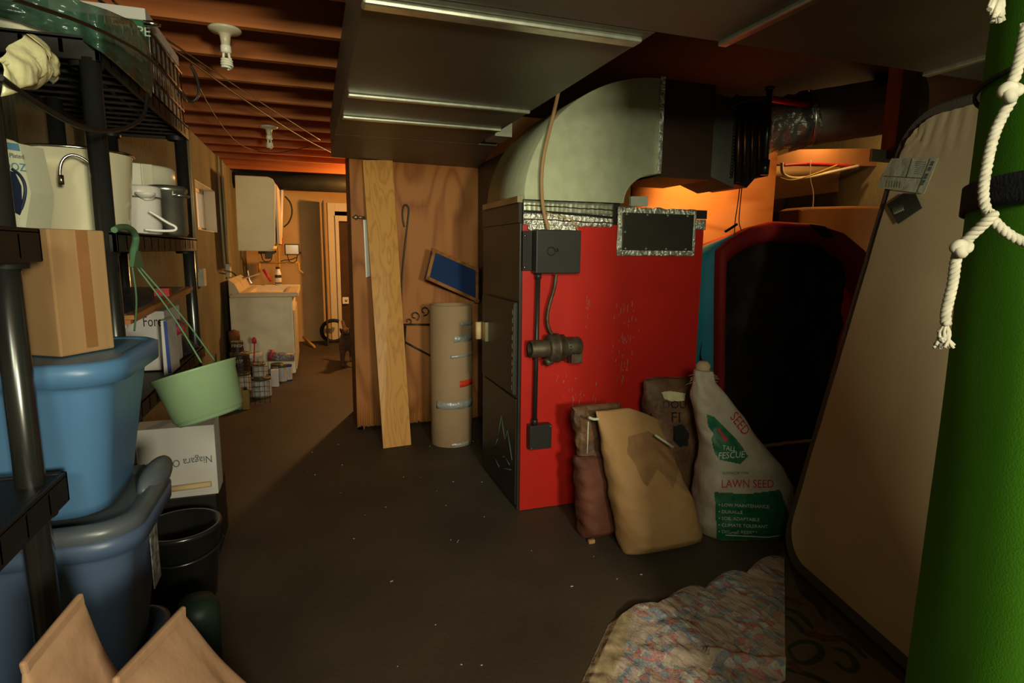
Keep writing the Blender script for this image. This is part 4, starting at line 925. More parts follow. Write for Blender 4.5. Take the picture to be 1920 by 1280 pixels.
# ---------------- foreground paper bags ----------------
def fgbag(name,label,c_peak,l_pt,r_pt,Y_,seed):
    t_=thing(name,Vector((c_peak.x,c_peak.y,0)),label,'paper bag'); return t_
pa=thing('paper_bag',(-.38,1.0,0),'left brown paper bag with rolled top in the bottom left corner','paper bag')
def sheetbag(root,pts_top,base_c,seed,wb_,db_):
    # body: loft from the base rectangle up to the slanted folded top edge
    bm=NB(); nx=48; nz=30; a,b=pts_top; n_=(b-a).cross(Vector((0,0,1))).normalized(); n_=-n_ if n_.y<0 else n_
    wd=(b-a); wd.z=0; wd.normalize(); rings=[]
    for j in range(nz+1):
        v=j/nz; ring=[]
        for i in range(nx):
            an=2*PI*i/nx; ca,sa=math.cos(an),math.sin(an); x=math.copysign(abs(ca)**.5,ca); y=math.copysign(abs(sa)**.6,sa)
            bs=base_c+wd*(x*wb_/2)+n_*(y*db_/2)
            tp=a.lerp(b,(x+1)/2)+n_*(y*.006)
            vv=v**1.55; q=bs.lerp(tp,v); q+=n_*y*db_/2*(1-v)*0
            bulge=math.sin(PI*v)*.03*y; q+=n_*bulge+wd*(.012*noise.noise(Vector((x*1.5,v*4,seed+9)))*math.sin(PI*v))
            q+=n_*math.copysign(1,y)*.022*noise.noise(Vector((x*2.2,v*4+x,seed)))*math.sin(PI*v)
            ring.append(bm.verts.new(q))
        rings.append(ring)
    for j in range(nz):
        for i in range(nx): k=(i+1)%nx; bm.faces.new((rings[j][i],rings[j][k],rings[j+1][k],rings[j+1][i])).smooth=True
    bm.faces.new(rings[0]); bm.faces.new(rings[-1])
    o=obj('bag_body',bm,'kraft_fg',root)
    bm=NB(); d=(b-a).normalized(); up=n_.cross(d).normalized(); up=up if up.z>0 else -up
    obox(bm,(a+b)/2+up*.006,d*((b-a).length/2),n_*.005,up*.011); obj('rolled_top',bm,'kraft_fg',root,bevel=.004)
    return o
sheetbag(pa,(PY(44,1262,.92),PY(155,1126,1.06)),Vector((-.375,1.06,.002)),2,.34,.16)
pbg=thing('paper_bag',(-.2,1.0,0),'right brown paper bag with a folded slanted top edge at the bottom','paper bag')
sheetbag(pbg,(PY(215,1292,.88),PY(345,1152,1.08)),Vector((-.03,1.05,.002)),5,.34,.16)
pa['group']=pbg['group']='brown paper bags in the near corner'
# ---------------- box spring ----------------
bs=thing('box_spring',(2.0,1.6,0),'tall beige box spring with rounded corners leaning at the right','box spring')
Bf=Vector((1.935,1.93,.012)); dn=Vector((-.215,-.977,0)).normalized(); Tf=Vector((2.335,1.885,1.93))
upv=(Tf-Bf); upv-=dn*upv.dot(dn); HT=upv.length; upv.normalize(); nn=dn.cross(upv).normalized(); nn=nn if nn.x>0 else -nn
WT=1.32
def face_poly(mar,r): 
    return [Bf+dn*(WT/2+x)+upv*(HT/2+y) for x,y in rrect(WT-2*mar,HT-2*mar,r,10)]
bm=NB(); prism(bm,face_poly(0,.17),nn*.15); obj('border',bm,'bed_border',bs,bevel=.012,label='grey fabric border')
bm=NB()
def cover(u,v):
    x=-(WT-.09)/2+(WT-.09)*u; y=-(HT-.10)/2+(HT-.10)*v; r=.15; hx,hy=(WT-.09)/2,(HT-.10)/2
    # pull square grid into a rounded rectangle
    ax_,ay_=abs(x)-(hx-r),abs(y)-(hy-r)
    if ax_>0 and ay_>0:
        L=math.hypot(ax_,ay_); m_=max(ax_,ay_); k_=m_/L; x=math.copysign(hx-r+ax_*k_,x); y=math.copysign(hy-r+ay_*k_,y)
    dx_=x+hx; w=0
    if v>.9 and dx_<.35: w=.006*math.sin(dx_*110+y*14)*min(1,(v-.9)/.05)*(1-dx_/.35)
    w+=.004*noise.noise(Vector((x*3,y*3,2)))
    return Bf+dn*(WT/2+x)+upv*(HT/2+y)-nn*(.004+abs(w)*1.2)
grid(bm,70,90,cover); obj('dust_cover',bm,'bed_cloth',bs,label='light beige dust cover cloth')
def onbed(px,py,off=.011): return PP(px,py,Bf-nn*off,nn)
lbq=[onbed(*p) for p in((1672,297),(1760,296),(1733,363),(1645,352),(1650,335))]
bm=NB(); prism(bm,lbq,-nn*.001); obj('paper_label',bm,'label_paper',bs)
bm=NB()
def seg(p,q,w):
    a,b=onbed(*p,.0135),onbed(*q,.0135); d=(b-a).normalized(); s=d.cross(nn).normalized(); obox(bm,(a+b)/2,d*((b-a).length/2),s*w,nn*.0004)
seg((1657,330),(1731,334),.0012); seg((1711,297),(1700,332),.0010); seg((1745,297),(1720,360),.0008)
for k in range(22):
    t_=k/22; x=1750-22*t_; y=303+45*t_
    if k in(4,9,10,16): continue
    seg((x-3,y),(x+2.5,y+.3),.0011 if k%3 else .0017)
for k in range(7): seg((1716-k*.2,303+k*3.7),(1736-k*1.2,304+k*3.7),.0005)
for k in range(6): seg((1664+k*5,338+k*.3),(1662+k*5,350+k*.3),.0004)
obj('label_print',bm,'ink_grey',bs)
bm=NB(); prism(bm,[onbed(*p,.0125) for p in((1694,362),(1717,363),(1729,390),(1684,420),(1663,384))],-nn*.001); obj('black_tape',bm,'black_gloss',bs)
bm=NB()
for k in range(9): 
    x=1672+k*2.2; a,b=onbed(x,385-k,.0145),onbed(x+5,402-k,.0145); tube(bm,[a,b],.0006,4)
obj('tape_creases',bm,'galv',bs)
# plywood sheet behind it
bm=NB(); o2=Bf+nn*.17; prism(bm,[o2+upv*.0+dn*.05,o2+upv*(HT+.05)+dn*.10,o2+upv*(HT+.05)+dn*1.25,o2+dn*1.2],nn*.012); obj('plywood_sheet',bm,'ply_orange',None,label='thin orange plywood sheet leaning just behind the box spring',cat='plywood sheet')
# ---------------- green roll ----------------
gr=thing('green_roll',(1.36,.52,0),'thick bright green foam roll standing upright at the right edge','foam roll')
R_=.27; ang_l=math.atan2(ray(1780,640).x,ray(1780,640).y); Dg=1.36
al_=ang_l+math.asin(R_/Dg); gc_=Vector((math.sin(al_)*Dg,math.cos(al_)*Dg,0))
bm=NB(); 
def groll(u,v):
    a=2*PI*v; rr=R_+.004*noise.noise(Vector((math.cos(a)*3,math.sin(a)*3,u*5)))-.010*math.exp(-((a-4.05)/.05)**2)
    return gc_+Vector((rr*math.cos(a),rr*math.sin(a),u*1.985))
grid(bm,60,96,groll); obj('foam',bm,'green_foam',gr)
bm=NB(); lathe(bm,[(0,.003),(R_-.004,.003)],gc_,seg=48); lathe(bm,[(0,1.98),(R_-.004,1.98)],gc_,seg=48); obj('end_faces',bm,'green_foam',gr)
def band(z0,z1,tilt,m,name,rad=R_+.007,label=None):
    bm=NB(); grid(bm,96,4,lambda u,v:gc_+Vector((rad*math.cos(2*PI*u),rad*math.sin(2*PI*u),z0+(z1-z0)*v+tilt*math.cos(2*PI*u+2.4)))); return obj(name,bm,m,gr,solid=.005,label=label)
def zat(px,py): return PD(px,py,1.14).z
band(zat(1850,388),zat(1850,330),.012,'strap','wide_strap',label='wide black strap')
band(zat(1870,128),zat(1870,119),.01,'strap','thin_cord',rad=R_+.008,label='thin black cord')
rp=thing('rope',PD(1840,300,1.0),'off-white knotted cotton rope hanging along the green roll','rope')
def rp_(pts,r=.0066,name='strand'):
    P=[PD(x,y,d) for x,y,d in pts]
    for _ in range(3):
        q=[P[0]]
        for a,b in zip(P,P[1:]): q+=[a*.75+b*.25,a*.25+b*.75]
        q.append(P[-1]); P=q
    bm=NB(); ln=0
    tube(bm,P,r*.86,12,smooth_it=0)
    # three twisted strands
    for ph in range(3):
        pts2=[]; s=0
        for i,p in enumerate(P):
            d=(P[min(i+1,len(P)-1)]-P[max(i-1,0)]).normalized(); u,v,_d=frame_of(d)
            if i: s+=(p-P[i-1]).length
        # resample finely
        seg_n=max(40,int(s/.004)); acc=[0]
        for i in range(1,len(P)): acc.append(acc[-1]+(P[i]-P[i-1]).length)
        idx=0
        for k in range(seg_n+1):
            t_=s*k/seg_n
            while idx<len(P)-2 and acc[idx+1]<t_: idx+=1
            f=(t_-acc[idx])/max(1e-9,acc[idx+1]-acc[idx]); p=P[idx].lerp(P[idx+1],f); d=(P[idx+1]-P[idx]).normalized(); u,v,_d=frame_of(d); a=t_/.022*2*PI+ph*2*PI/3
            pts2.append(p+(u*math.cos(a)+v*math.sin(a))*r*.48)
        tube(bm,pts2,r*.62,7,smooth_it=0)
    return obj(name,bm,'rope',rp)
rp_([(1925,45,1.02),(1915,95,1.02),(1905,140,1.02),(1893,165,1.02)])
rp_([(1898,185,1.02),(1880,215,1.02),(1862,255,1.02),(1850,310,1.02),(1842,360,1.02),(1848,395,1.02),(1868,420,1.02),(1895,443,1.03),(1925,455,1.04)])
rp_([(1866,398,.995),(1850,415,.995),(1826,437,1.0),(1805,458,1.0),(1797,470,1.0)])
rp_([(1796,470,1.0),(1790,500,1.0),(1787,530,1.0),(1778,565,1.0),(1772,590,1.0),(1774,608,1.0)])
def knot(px,py,d,s):
    q=PD(px,py,d); pts=[]
    for k in range(60):
        a=k/60*2*PI; pts.append(q+BR*(math.sin(a)+2*math.sin(2*a))*s*.34+BU*(math.cos(a)-2*math.cos(2*a))*s*.30+BF*(-math.sin(3*a))*s*.30)
    pts.append(pts[0]); bm=NB(); tube(bm,pts,.0072,10,smooth_it=1); lathe(bm,[(0,-.007),(.006,-.004),(.006,.004),(0,.007)],q,BU,14); obj('knot',bm,'rope',rp)
knot(1895,172,1.01,.0085); knot(1803,465,.99,.0075)
bm=NB()
for k in range(34):
    q=PD(1774,606,1.0); tube(bm,[q,q+Vector((random.uniform(-.010,.010),random.uniform(-.006,.006),-.015)),q+Vector((random.uniform(-.013,.013),random.uniform(-.008,.008),-random.uniform(.022,.036)))],.0022,5,smooth_it=1)
obj('frayed_end',bm,'rope',rp)
bm=NB()
for k in range(40):
    q=PD(1872+random.uniform(-8,8),-12,1.03); tube(bm,[q,q+Vector((random.uniform(-.006,.006),0,-.015)),q+Vector((random.uniform(-.010,.010),0,-random.uniform(.020,.036)))],.003,5,smooth_it=0)
q=PD(1872,-14,1.03); tube(bm,[q+Vector((0,0,.06)),q],.014,8); obj('frayed_tassel',bm,'rope',rp)
# ---------------- red shell ----------------
sh=thing('padded_shell',(2.9,3.2,0),'large red and teal padded shell stuffed with dark fabric between furnace and box spring','shell')
YS=3.0
out=[PY(1349,700,YS),PY(1350,560,YS),PY(1352,470,YS),PY(1372,450,YS),PY(1410,428,YS),PY(1455,416,YS),PY(1540,421,YS),PY(1585,436,YS),PY(1625,470,YS),PY(1650,560,YS)]
botl=Vector((out[0].x+.02,YS,.02)); botr=Vector((out[-1].x+.05,YS,.02)); out=[botl]+out+[botr]
O2=[]
for a,b in zip(out,out[1:]): O2+=[a.lerp(b,k/4) for k in range(4)]
O2.append(out[-1]); cen=Vector((2.95,YS,.65))
def loopbm(scale_list,m_idx=0):
    bm=NB(); R=[]
    for s,dy in scale_list: R.append([bm.verts.new(cen+(p-cen)*s+Vector((0,dy,0))) for p in O2])
    for a,b in zip(R,R[1:]):
        for i in range(len(a)-1): bm.faces.new((a[i],a[i+1],b[i+1],b[i])).smooth=True
    return bm
obj('red_rim',loopbm([(1.0,.06),(1.005,.02),(.985,-.005),(.94,-.01),(.90,.01),(.87,.06),(.86,.18)]),'shell_red',sh,label='thick red padded rim')
bm=NB(); left=[p for p in O2 if p.x<2.56]
top_y=.5
for a,b in zip(O2,O2[1:]):
    is_left=a.x<2.50
    dz=lambda p:-.10*max(0,min(1,(p.z-1.2)/.2))
    vs=[bm.verts.new(a+Vector((0,.06,0))),bm.verts.new(b+Vector((0,.06,0))),bm.verts.new(b+Vector((-.09,.36,dz(b)))),bm.verts.new(a+Vector((-.09,.36,dz(a))))]
    f=bm.faces.new(vs); f.material_index=0 if is_left else 1; f.smooth=True
bmesh.ops.remove_doubles(bm,verts=bm.verts,dist=.0005); obj('outer_side',bm,['shell_teal','shell_red'],sh,label='teal outer side',solid=.01)
bm=NB()
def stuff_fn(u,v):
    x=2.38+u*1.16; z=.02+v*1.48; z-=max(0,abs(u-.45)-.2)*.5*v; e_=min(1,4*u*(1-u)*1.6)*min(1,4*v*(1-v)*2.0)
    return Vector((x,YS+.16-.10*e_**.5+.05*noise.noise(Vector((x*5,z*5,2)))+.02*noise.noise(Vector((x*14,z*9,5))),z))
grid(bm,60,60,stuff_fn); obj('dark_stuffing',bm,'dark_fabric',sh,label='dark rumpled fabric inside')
bm=NB(); prism(bm,[PY(1522,420,YS-.04),PY(1548,424,YS-.04),PY(1562,440,YS-.04),PY(1565,447,YS-.04),PY(1548,444,YS-.04),PY(1535,432,YS-.04)],(0,.03,0)); obj('black_strap',bm,'strap',sh,bevel=.004)
# ---------------- quilt ----------------
def ringmat():
    m=bpy.data.materials.new('quilt_cloth'); m.use_nodes=True; n=m.node_tree.nodes; L=m.node_tree.links; b=n['Principled BSDF']; b.inputs['Roughness'].default_value=.9; b.inputs['Specular IOR Level'].default_value=.15
    tc=n.new('ShaderNodeTexCoord')
    def math_(op,a=None,bv=None):
        x=n.new('ShaderNodeMath'); x.operation=op
        for i,s in enumerate((a,bv)):
            if s is None: continue
            if isinstance(s,(int,float)): x.inputs[i].default_value=s
            else: L.new(s,x.inputs[i])
        return x.outputs[0]
    mp=n.new('ShaderNodeMapping'); mp.inputs['Rotation'].default_value=(0,0,.25); L.new(tc.outputs['Object'],mp.inputs[0])
    nz=n.new('ShaderNodeTexNoise'); nz.inputs['Scale'].default_value=3; L.new(mp.outputs[0],nz.inputs[0])
    va=n.new('ShaderNodeVectorMath'); va.operation='MULTIPLY_ADD'; va.inputs[1].default_value=(.07,.07,0); L.new(nz.outputs['Color'],va.inputs[0]); L.new(mp.outputs[0],va.inputs[2])
    sp=n.new('ShaderNodeSeparateXYZ'); L.new(va.outputs[0],sp.inputs[0])
    def ring(ox,oy,per,rad,w):
        fx=math_('SUBTRACT',math_('FRACT',math_('ADD',math_('DIVIDE',sp.outputs[0],per),ox)),.5); fy_=math_('SUBTRACT',math_('FRACT',math_('ADD',math_('DIVIDE',sp.outputs[1],per),oy)),.5)
        r_=math_('MULTIPLY',math_('SQRT',math_('ADD',math_('MULTIPLY',fx,fx),math_('MULTIPLY',fy_,fy_))),per)
        return math_('LESS_THAN',math_('ABSOLUTE',math_('SUBTRACT',r_,rad)),w)
    rA=ring(0,0,.30,.135,.019); rB=ring(.5,.5,.30,.135,.019); msk=math_('MAXIMUM',rA,rB)
    vo_=n.new('ShaderNodeTexVoronoi'); vo_.inputs['Scale'].default_value=40; L.new(va.outputs[0],vo_.inputs[0])
    cr_=n.new('ShaderNodeValToRGB'); cr_.color_ramp.interpolation='CONSTANT'
    cols=[(0,(.36,.38,.40)),(.15,(.52,.26,.25)),(.3,(.28,.29,.32)),(.42,(.54,.50,.44)),(.55,(.28,.29,.36)),(.68,(.46,.22,.18)),(.78,(.38,.40,.36)),(.88,(.56,.44,.42))]
    el=cr_.color_ramp.elements; el[0].position=0; el[0].color=(*cols[0][1],1); el[1].position=cols[1][0]; el[1].color=(*cols[1][1],1)
    for p,c in cols[2:]:
        e_=el.new(p); e_.color=(*c,1)
    sc=n.new('ShaderNodeSeparateColor'); L.new(vo_.outputs['Color'],sc.inputs[0]); L.new(sc.outputs[0],cr_.inputs[0])
    nf=n.new('ShaderNodeTexNoise'); nf.inputs['Scale'].default_value=140; L.new(tc.outputs['Object'],nf.inputs[0])
    mx0=n.new('ShaderNodeMix'); mx0.data_type='RGBA'; mx0.blend_type='OVERLAY'; mx0.inputs[0].default_value=.8; L.new(cr_.outputs[0],mx0.inputs[6]); L.new(nf.outputs['Color'],mx0.inputs[7])
    mx=n.new('ShaderNodeMix'); mx.data_type='RGBA'; mx.inputs[6].default_value=(.50,.38,.30,1); L.new(msk,mx.inputs[0]); L.new(mx0.outputs[2],mx.inputs[7]); L.new(mx.outputs[2],b.inputs['Base Color'])
    n3=n.new('ShaderNodeTexNoise'); n3.inputs['Scale'].default_value=45; n3.inputs['Detail'].default_value=3
    mp3=n.new('ShaderNodeMapping'); mp3.inputs['Scale'].default_value=(1,.35,1); mp3.inputs['Rotation'].default_value=(0,0,.8); L.new(tc.outputs['Object'],mp3.inputs[0]); L.new(mp3.outputs[0],n3.inputs[0])
    bp=n.new('ShaderNodeBump'); bp.inputs['Strength'].default_value=.9; bp.inputs['Distance'].default_value=.02; L.new(n3.outputs['Fac'],bp.inputs['Height']); L.new(bp.outputs[0],b.inputs['Normal'])
    return m
M['quilt']=ringmat()
G('quilt_back',(.52,.38,.22),.9,var=.1,scale=12,bump=.9,bscale=26,stretch=(1,.3,1))
qt=thing('quilt',(1.3,1.3,0),'crumpled pastel patchwork quilt with scalloped edge spread on the floor','quilt')
P0=Vector((.985,1.735,0)); U_=(PZ(1455,1048,0)-P0); V_=(PZ(1090,1280,0)-P0)*2.6
def qfn(u,v):
    sc_=.075*abs(math.sin(u*PI*4.0+.05))**.8-.02 
    p=P0+U_*1.06*u+V_*v; d=-V_.normalized()
    k=max(0,1-v*6); p+=d*sc_*k
    side=max(0,1-u*14); p+=U_.normalized()*(-.0)*side
    ht=.006+.018*abs(noise.noise(Vector((p.x*6,p.y*6,1))))+.030*max(0,noise.noise(Vector((p.x*3+2,p.y*2.2,3))))+.006*noise.noise(Vector((p.x*30,p.y*22,5)))
    ht+=.028*math.exp(-((p.y-1.45+.5*(p.x-1.2))/.03)**2)*(1 if p.x>1.2 else .2)
    e_=min(1,v*22,u*22); return Vector((p.x,p.y,max(.002,ht*e_+.0015)))
bm=NB(); grid(bm,190,150,qfn,mi=lambda u,v: 1 if u<.16*(1-abs(v-.33)*1.0)*(1 if v>.02 else 0) and v<.75 else 0); obj('patchwork_top',bm,['quilt','quilt_back'],qt)
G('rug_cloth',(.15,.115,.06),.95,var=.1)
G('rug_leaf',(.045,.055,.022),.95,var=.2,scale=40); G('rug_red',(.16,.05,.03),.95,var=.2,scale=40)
rg=thing('floral_rug',(1.5,1.3,0),'dark olive floral rug with leafy loops between the quilt and the box spring','rug')  # stands for the quilt in shadow, shade put into the dark cloth colours
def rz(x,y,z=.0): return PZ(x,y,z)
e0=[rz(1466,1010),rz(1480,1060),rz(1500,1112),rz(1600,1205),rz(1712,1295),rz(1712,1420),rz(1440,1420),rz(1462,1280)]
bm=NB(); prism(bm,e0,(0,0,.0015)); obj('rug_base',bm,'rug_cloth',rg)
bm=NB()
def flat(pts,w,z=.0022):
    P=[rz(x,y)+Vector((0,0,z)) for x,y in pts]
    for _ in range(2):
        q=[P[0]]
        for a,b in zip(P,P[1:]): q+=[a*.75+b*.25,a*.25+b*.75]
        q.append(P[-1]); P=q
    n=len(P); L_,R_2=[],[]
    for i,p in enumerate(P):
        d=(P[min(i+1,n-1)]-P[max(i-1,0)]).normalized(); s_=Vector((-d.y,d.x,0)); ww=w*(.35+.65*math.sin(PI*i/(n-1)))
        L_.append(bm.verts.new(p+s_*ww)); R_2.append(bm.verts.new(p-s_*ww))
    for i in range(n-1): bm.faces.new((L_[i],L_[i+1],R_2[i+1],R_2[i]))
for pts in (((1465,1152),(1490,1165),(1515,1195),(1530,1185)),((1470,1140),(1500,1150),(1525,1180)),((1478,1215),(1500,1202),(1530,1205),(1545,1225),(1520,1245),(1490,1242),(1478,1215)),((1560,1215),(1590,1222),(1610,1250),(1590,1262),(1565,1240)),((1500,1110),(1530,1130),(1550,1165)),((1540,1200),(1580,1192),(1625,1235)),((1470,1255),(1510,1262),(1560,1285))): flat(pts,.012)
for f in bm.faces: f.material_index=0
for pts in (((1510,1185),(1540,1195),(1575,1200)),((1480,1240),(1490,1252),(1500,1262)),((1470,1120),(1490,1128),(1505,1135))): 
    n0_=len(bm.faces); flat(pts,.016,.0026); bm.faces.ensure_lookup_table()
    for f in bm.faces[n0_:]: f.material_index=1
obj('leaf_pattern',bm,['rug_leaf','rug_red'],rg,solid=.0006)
# ---------------- left wall conduits ----------------
def wallconduit(px_t,py_t,px_b,py_b,label,n=1):
    t_=thing('wall_conduit',PX(px_b,py_b,XL),label,'conduit')
    for k in range(n):
        a=PX(px_b+k*7,py_b-10,XL+.02); bm=NB(); yy=a.y; tube(bm,[(XL+.018,yy,a.z),(XL+.018,yy,2.26)],.012,10); obj('pipe',bm,'galv_elbow',t_)
    q=PX(px_b+3,py_b,XL); w=.05; B('outlet_box','label_paper',XL,XL+.045,q.y-w*(1.2),q.y+w*1.2,q.z-.07,q.z+.07,t_,bevel=.004)
w1=wallconduit(355,250,370,520,'single grey conduit with an outlet box on the wall below the small window')
w2=wallconduit(408,290,421,507,'double grey conduit and outlet box on the wall left of the sink',2)
bm=NB(); q=PX(421,507,XL+.05); tube(bm,[q]+[PX(x,y,-.825) for x,y in((440,511),(449,530),(443,560),(446,590),(442,620))],.007,8); obj('power_cord',bm,'wire_black',None,label='black power cord hanging from the outlet in front of the sink cabinet',cat='cord')
# ---------------- wall cabinet ----------------
wcb=thing('wall_cabinet',(-.52,6.6,1.33),'cream metal wall cabinet with rounded edge above the sink','cabinet')
cy=6.45
pa_=[(440,328),(502,331),(511,335),(516,344),(516,455),(512,466),(503,471),(446,470)]
bm=NB(); prism(bm,[PY(x,y,cy) for x,y in pa_],(0,.62,0)); obj('cabinet_body',bm,'cream_paint',wcb,bevel=.008)
bm=NB(); a=PY(516,345,cy); b=PY(516,457,cy); box(bm,a.x-.01,a.x+.012,cy+.03,cy+.58,b.z,a.z); obj('cabinet_door',bm,'sink_top',wcb,bevel=.003)
bm=NB(); a=PY(528,356,8.0); b=PY(526,458,8.0); tube(bm,[a,b],.022,10); plp=obj('hanging_tube',bm,'white_plastic',None,label='long pale plastic tube with a red end hanging beside the wall cabinet',cat='tube')
bm=NB(); a=PY(526,446,7.99); b=PY(526,459,7.99); tube(bm,[a,b],.027,10); o=obj('red_end',bm,'wire_red',None)
# parent the red end to the hanging tube
o.parent=plp; o.location=o.location-plp.location
bm=NB(); tube(bm,[PY(x,y,9.04) for x,y in((535,368),(546,380),(549,400),(542,418),(533,425))],.008,6); obj('wire_loop',bm,'wire_black',None,label='dark wire looping on the orange wall right of the pale tube',cat='wire')
bm=NB(); a=PY(500,338,8.0); b=PY(660,343,8.0); tube(bm,[Vector((-.85,8.0,2.19)),Vector((1.6,8.0,2.19))],.115,28); obj('round_duct',bm,'duct_dark',None,label='dark round duct crossing high in front of the orange back wall',cat='duct')
# ---------------- sink ----------------
sk=thing('laundry_sink',(-.5,6.7,0),'old cream laundry sink cabinet with curled rim against the left wall','sink')
sy0,sy1=6.42,7.55; s0=PY(440,545,sy0); s1=PY(548,545,sy0); szt=.90
sx0=-.80; sx1=PY(548,600,sy0).x
B('side_panel','sink_paint',sx0,sx1,sy0,sy0+.02,0.06,.86,sk,bevel=.002)
B('cabinet_carcass','sink_paint',sx0,sx1+.01,sy0+.02,sy1,0.06,.86,sk)
for k in range(2): B('cabinet_door','sink_top',sx1+.012,sx1+.028,sy0+.03+k*.56,sy0+.55+k*.56,.10,.72,sk,bevel=.003)
B('toe_kick','furnace_black',sx0+.02,sx1-.04,sy0+.04,sy1-.02,0,.06,sk)
bm=NB()
box(bm,sx0,sx1+.07,sy0-.01,sy0+.10,.86,.91); box(bm,sx0,sx1+.07,sy1-.08,sy1,.86,.93); box(bm,sx1-.05,sx1+.07,sy0+.1,sy1-.08,.86,.91); box(bm,sx0,sx0+.16,sy0+.1,sy1-.08,.86,.91); obj('rim',bm,'sink_top',sk,bevel=.012)
bm=NB(); box(bm,sx0+.155,sx1-.045,sy0+.09,sy0+.11,.70,.905); box(bm,sx0+.155,sx1-.045,sy1-.09,sy1-.075,.70,.905); box(bm,sx0+.15,sx0+.17,sy0+.1,sy1-.08,.70,.905); box(bm,sx1-.06,sx1-.045,sy0+.1,sy1-.08,.70,.905); box(bm,sx0+.15,sx1-.045,sy0+.1,sy1-.08,.69,.71); obj('basin',bm,'sink_top',sk)
bm=NB(); prism(bm,[(sx0,sy0-.01,.88),(sx0+.10,sy0-.01,.91),(sx0+.06,sy0-.01,1.0),(sx0,sy0-.01,1.05)],(0,sy1-sy0,0)); obj('backsplash',bm,'sink_top',sk,bevel=.006)
bm=NB(); q=PY(466,515,6.9); tube(bm,[(sx0+.08,6.9,1.03),(sx0+.17,6.9,1.06),(sx0+.26,6.9,1.09)],.012,8); tube(bm,[(sx0+.14,6.9,1.12),(sx0+.15,6.9,1.02),(sx0+.17,6.9,.98)],.010,8); obj('faucet',bm,'chrome',sk)
so=thing('soap_bottle',PY(521,525,7.5),'small pale bottle with a dark label standing on the back rim of the sink','bottle')
q=PY(522,526,7.5); bm=NB(); lathe(bm,[(0,0),(.036,0),(.036,.12),(.03,.15),(.022,.17),(.022,.185),(0,.185)],Vector((q.x,7.50,.931)),seg=24); obj('bottle_body',bm,'white_plastic',so)
bm=NB(); lathe(bm,[(0,0),(.024,0),(.024,.02),(0,.022)],Vector((q.x,7.50,1.117)),seg=18); obj('cap',bm,'ink_black',so)
bm=NB(); lathe(bm,[(.0368,.08),(.0368,.115)],Vector((q.x,7.50,.931)),seg=24); lathe(bm,[(.0368,.01),(.0368,.025)],Vector((q.x,7.50,.931)),seg=24); obj('label_print',bm,'can_label_dark',so)
# work light stand
wl_=thing('work_light',PY(545,480,8.3),'right halogen work light facing out on the yellow stand behind the sink','work light')
def wlight(px0,py0,px1,py1,yy,root,glass=True):
    a=PY(px0,py0,yy); b=PY(px1,py1,yy); B('housing','black_metal',a.x,b.x,yy,yy+.07,b.z,a.z,root,bevel=.006)
    if glass: B('glass_front','lamp_glass',a.x+.014,b.x-.014,yy-.006,yy-.001,b.z+.014,a.z-.014,root)
    bm=NB(); tube(bm,[(a.x+.03,yy+.03,b.z),(a.x+.05,yy+.03,b.z-.10),(b.x-.05,yy+.03,b.z-.10),(b.x-.03,yy+.03,b.z)],.006,8,smooth_it=1); lathe(bm,[(0,0),(.014,.002),(.014,.02),(0,.022)],(b.x,yy+.03,b.z+.03),(1,0,0),10); obj('yoke',bm,'black_metal',root)
wlight(533,457,562,478,8.3,wl_)
wl2=thing('work_light',PY(505,478,8.3),'left halogen work light turned down under the wall cabinet','work light')
wlight(484,470,515,476,8.3,wl2,False); B('rear_box','black_metal',PY(497,480,8.28).x,PY(509,480,8.28).x,8.25,8.3,PY(500,485,8.28).z,PY(500,475,8.28).z,wl2)
wl_['group']=wl2['group']='halogen work lights'
ys=thing('light_stand',PY(525,492,8.36),'yellow tubular stand carrying the two work lights','stand')
bm=NB(); a=PY(486,492,8.36); b=PY(560,492,8.36); tube(bm,[a,b],.013,10,smooth_it=0); tube(bm,[b,b+Vector((0.0,0,-.10)),b+Vector((.05,0,-.14))],.013,10,smooth_it=0); tube(bm,[a,a+Vector((0,0,-.13))],.018,10,smooth_it=0); obj('crossbar',bm,'yellow_paint',ys)
bm=NB(); m_=(a+b)/2; tube(bm,[m_+Vector((0,0,.35)),Vector((m_.x,m_.y,.0))],.014,10,smooth_it=0); obj('mast',bm,'yellow_paint',ys)
bm=NB(); tube(bm,[PY(557,482,8.28),PY(545,487,8.28),PY(535,487,8.28),PY(526,490,8.28)],.007,6); obj('lamp_cord',bm,'wire_black',ys)
bm=NB(); tube(bm,[PY(494,505,7.49),PY(508,527,7.46)],.018,8); obj('hand_tool',bm,'wire_red',None,label='dark red tool handle leaning behind the sink rim',cat='tool')
# hose, stick, lean board by the door
bm=NB(); hc=Vector((.26,8.85,.17)); tube(bm,[hc+Vector((.17*math.cos(a),0,.155*math.sin(a))) for a in [PI*.35+k*PI*1.35/20 for k in range(21)]],.026,12); obj('black_hose',bm,'rubber',None,label='thick black hose curled on the floor by the pale door frame',cat='hose')
bm=NB(); tube(bm,[PZ(590,650,.02),PY(569,632,8.95)],.016,8); obj('wooden_stick',bm,'yellow_paint',None,label='short yellow stick on the floor right of the sink',cat='stick')
bm=NB(); a=PY(604,378,8.93); prism(bm,[(a.x-.01,8.95,0),(a.x+.01,8.95,0),(a.x+.01,8.95,a.z),(a.x-.01,8.95,a.z-.03)],(0,-.45,0)); obj('leaning_board',bm,'duct_dark',None,label='narrow grey board standing against the left side of the door frame',cat='board')
sw=thing('wall_outlet',PY(648,563,9.0),'white outlet plate on the dark door','outlet'); q=PY(648,563,9.05); B('plate','cfl',q.x-.045,q.x+.045,9.035,9.045,q.z-.05,q.z+.05,sw,bevel=.003); bm=NB(); lathe(bm,[(0,.010),(.018,.008),(.020,0)],(q.x+.005,9.035,q.z),(0,-1,0),16); obj('socket_face',bm,'chrome',sw)
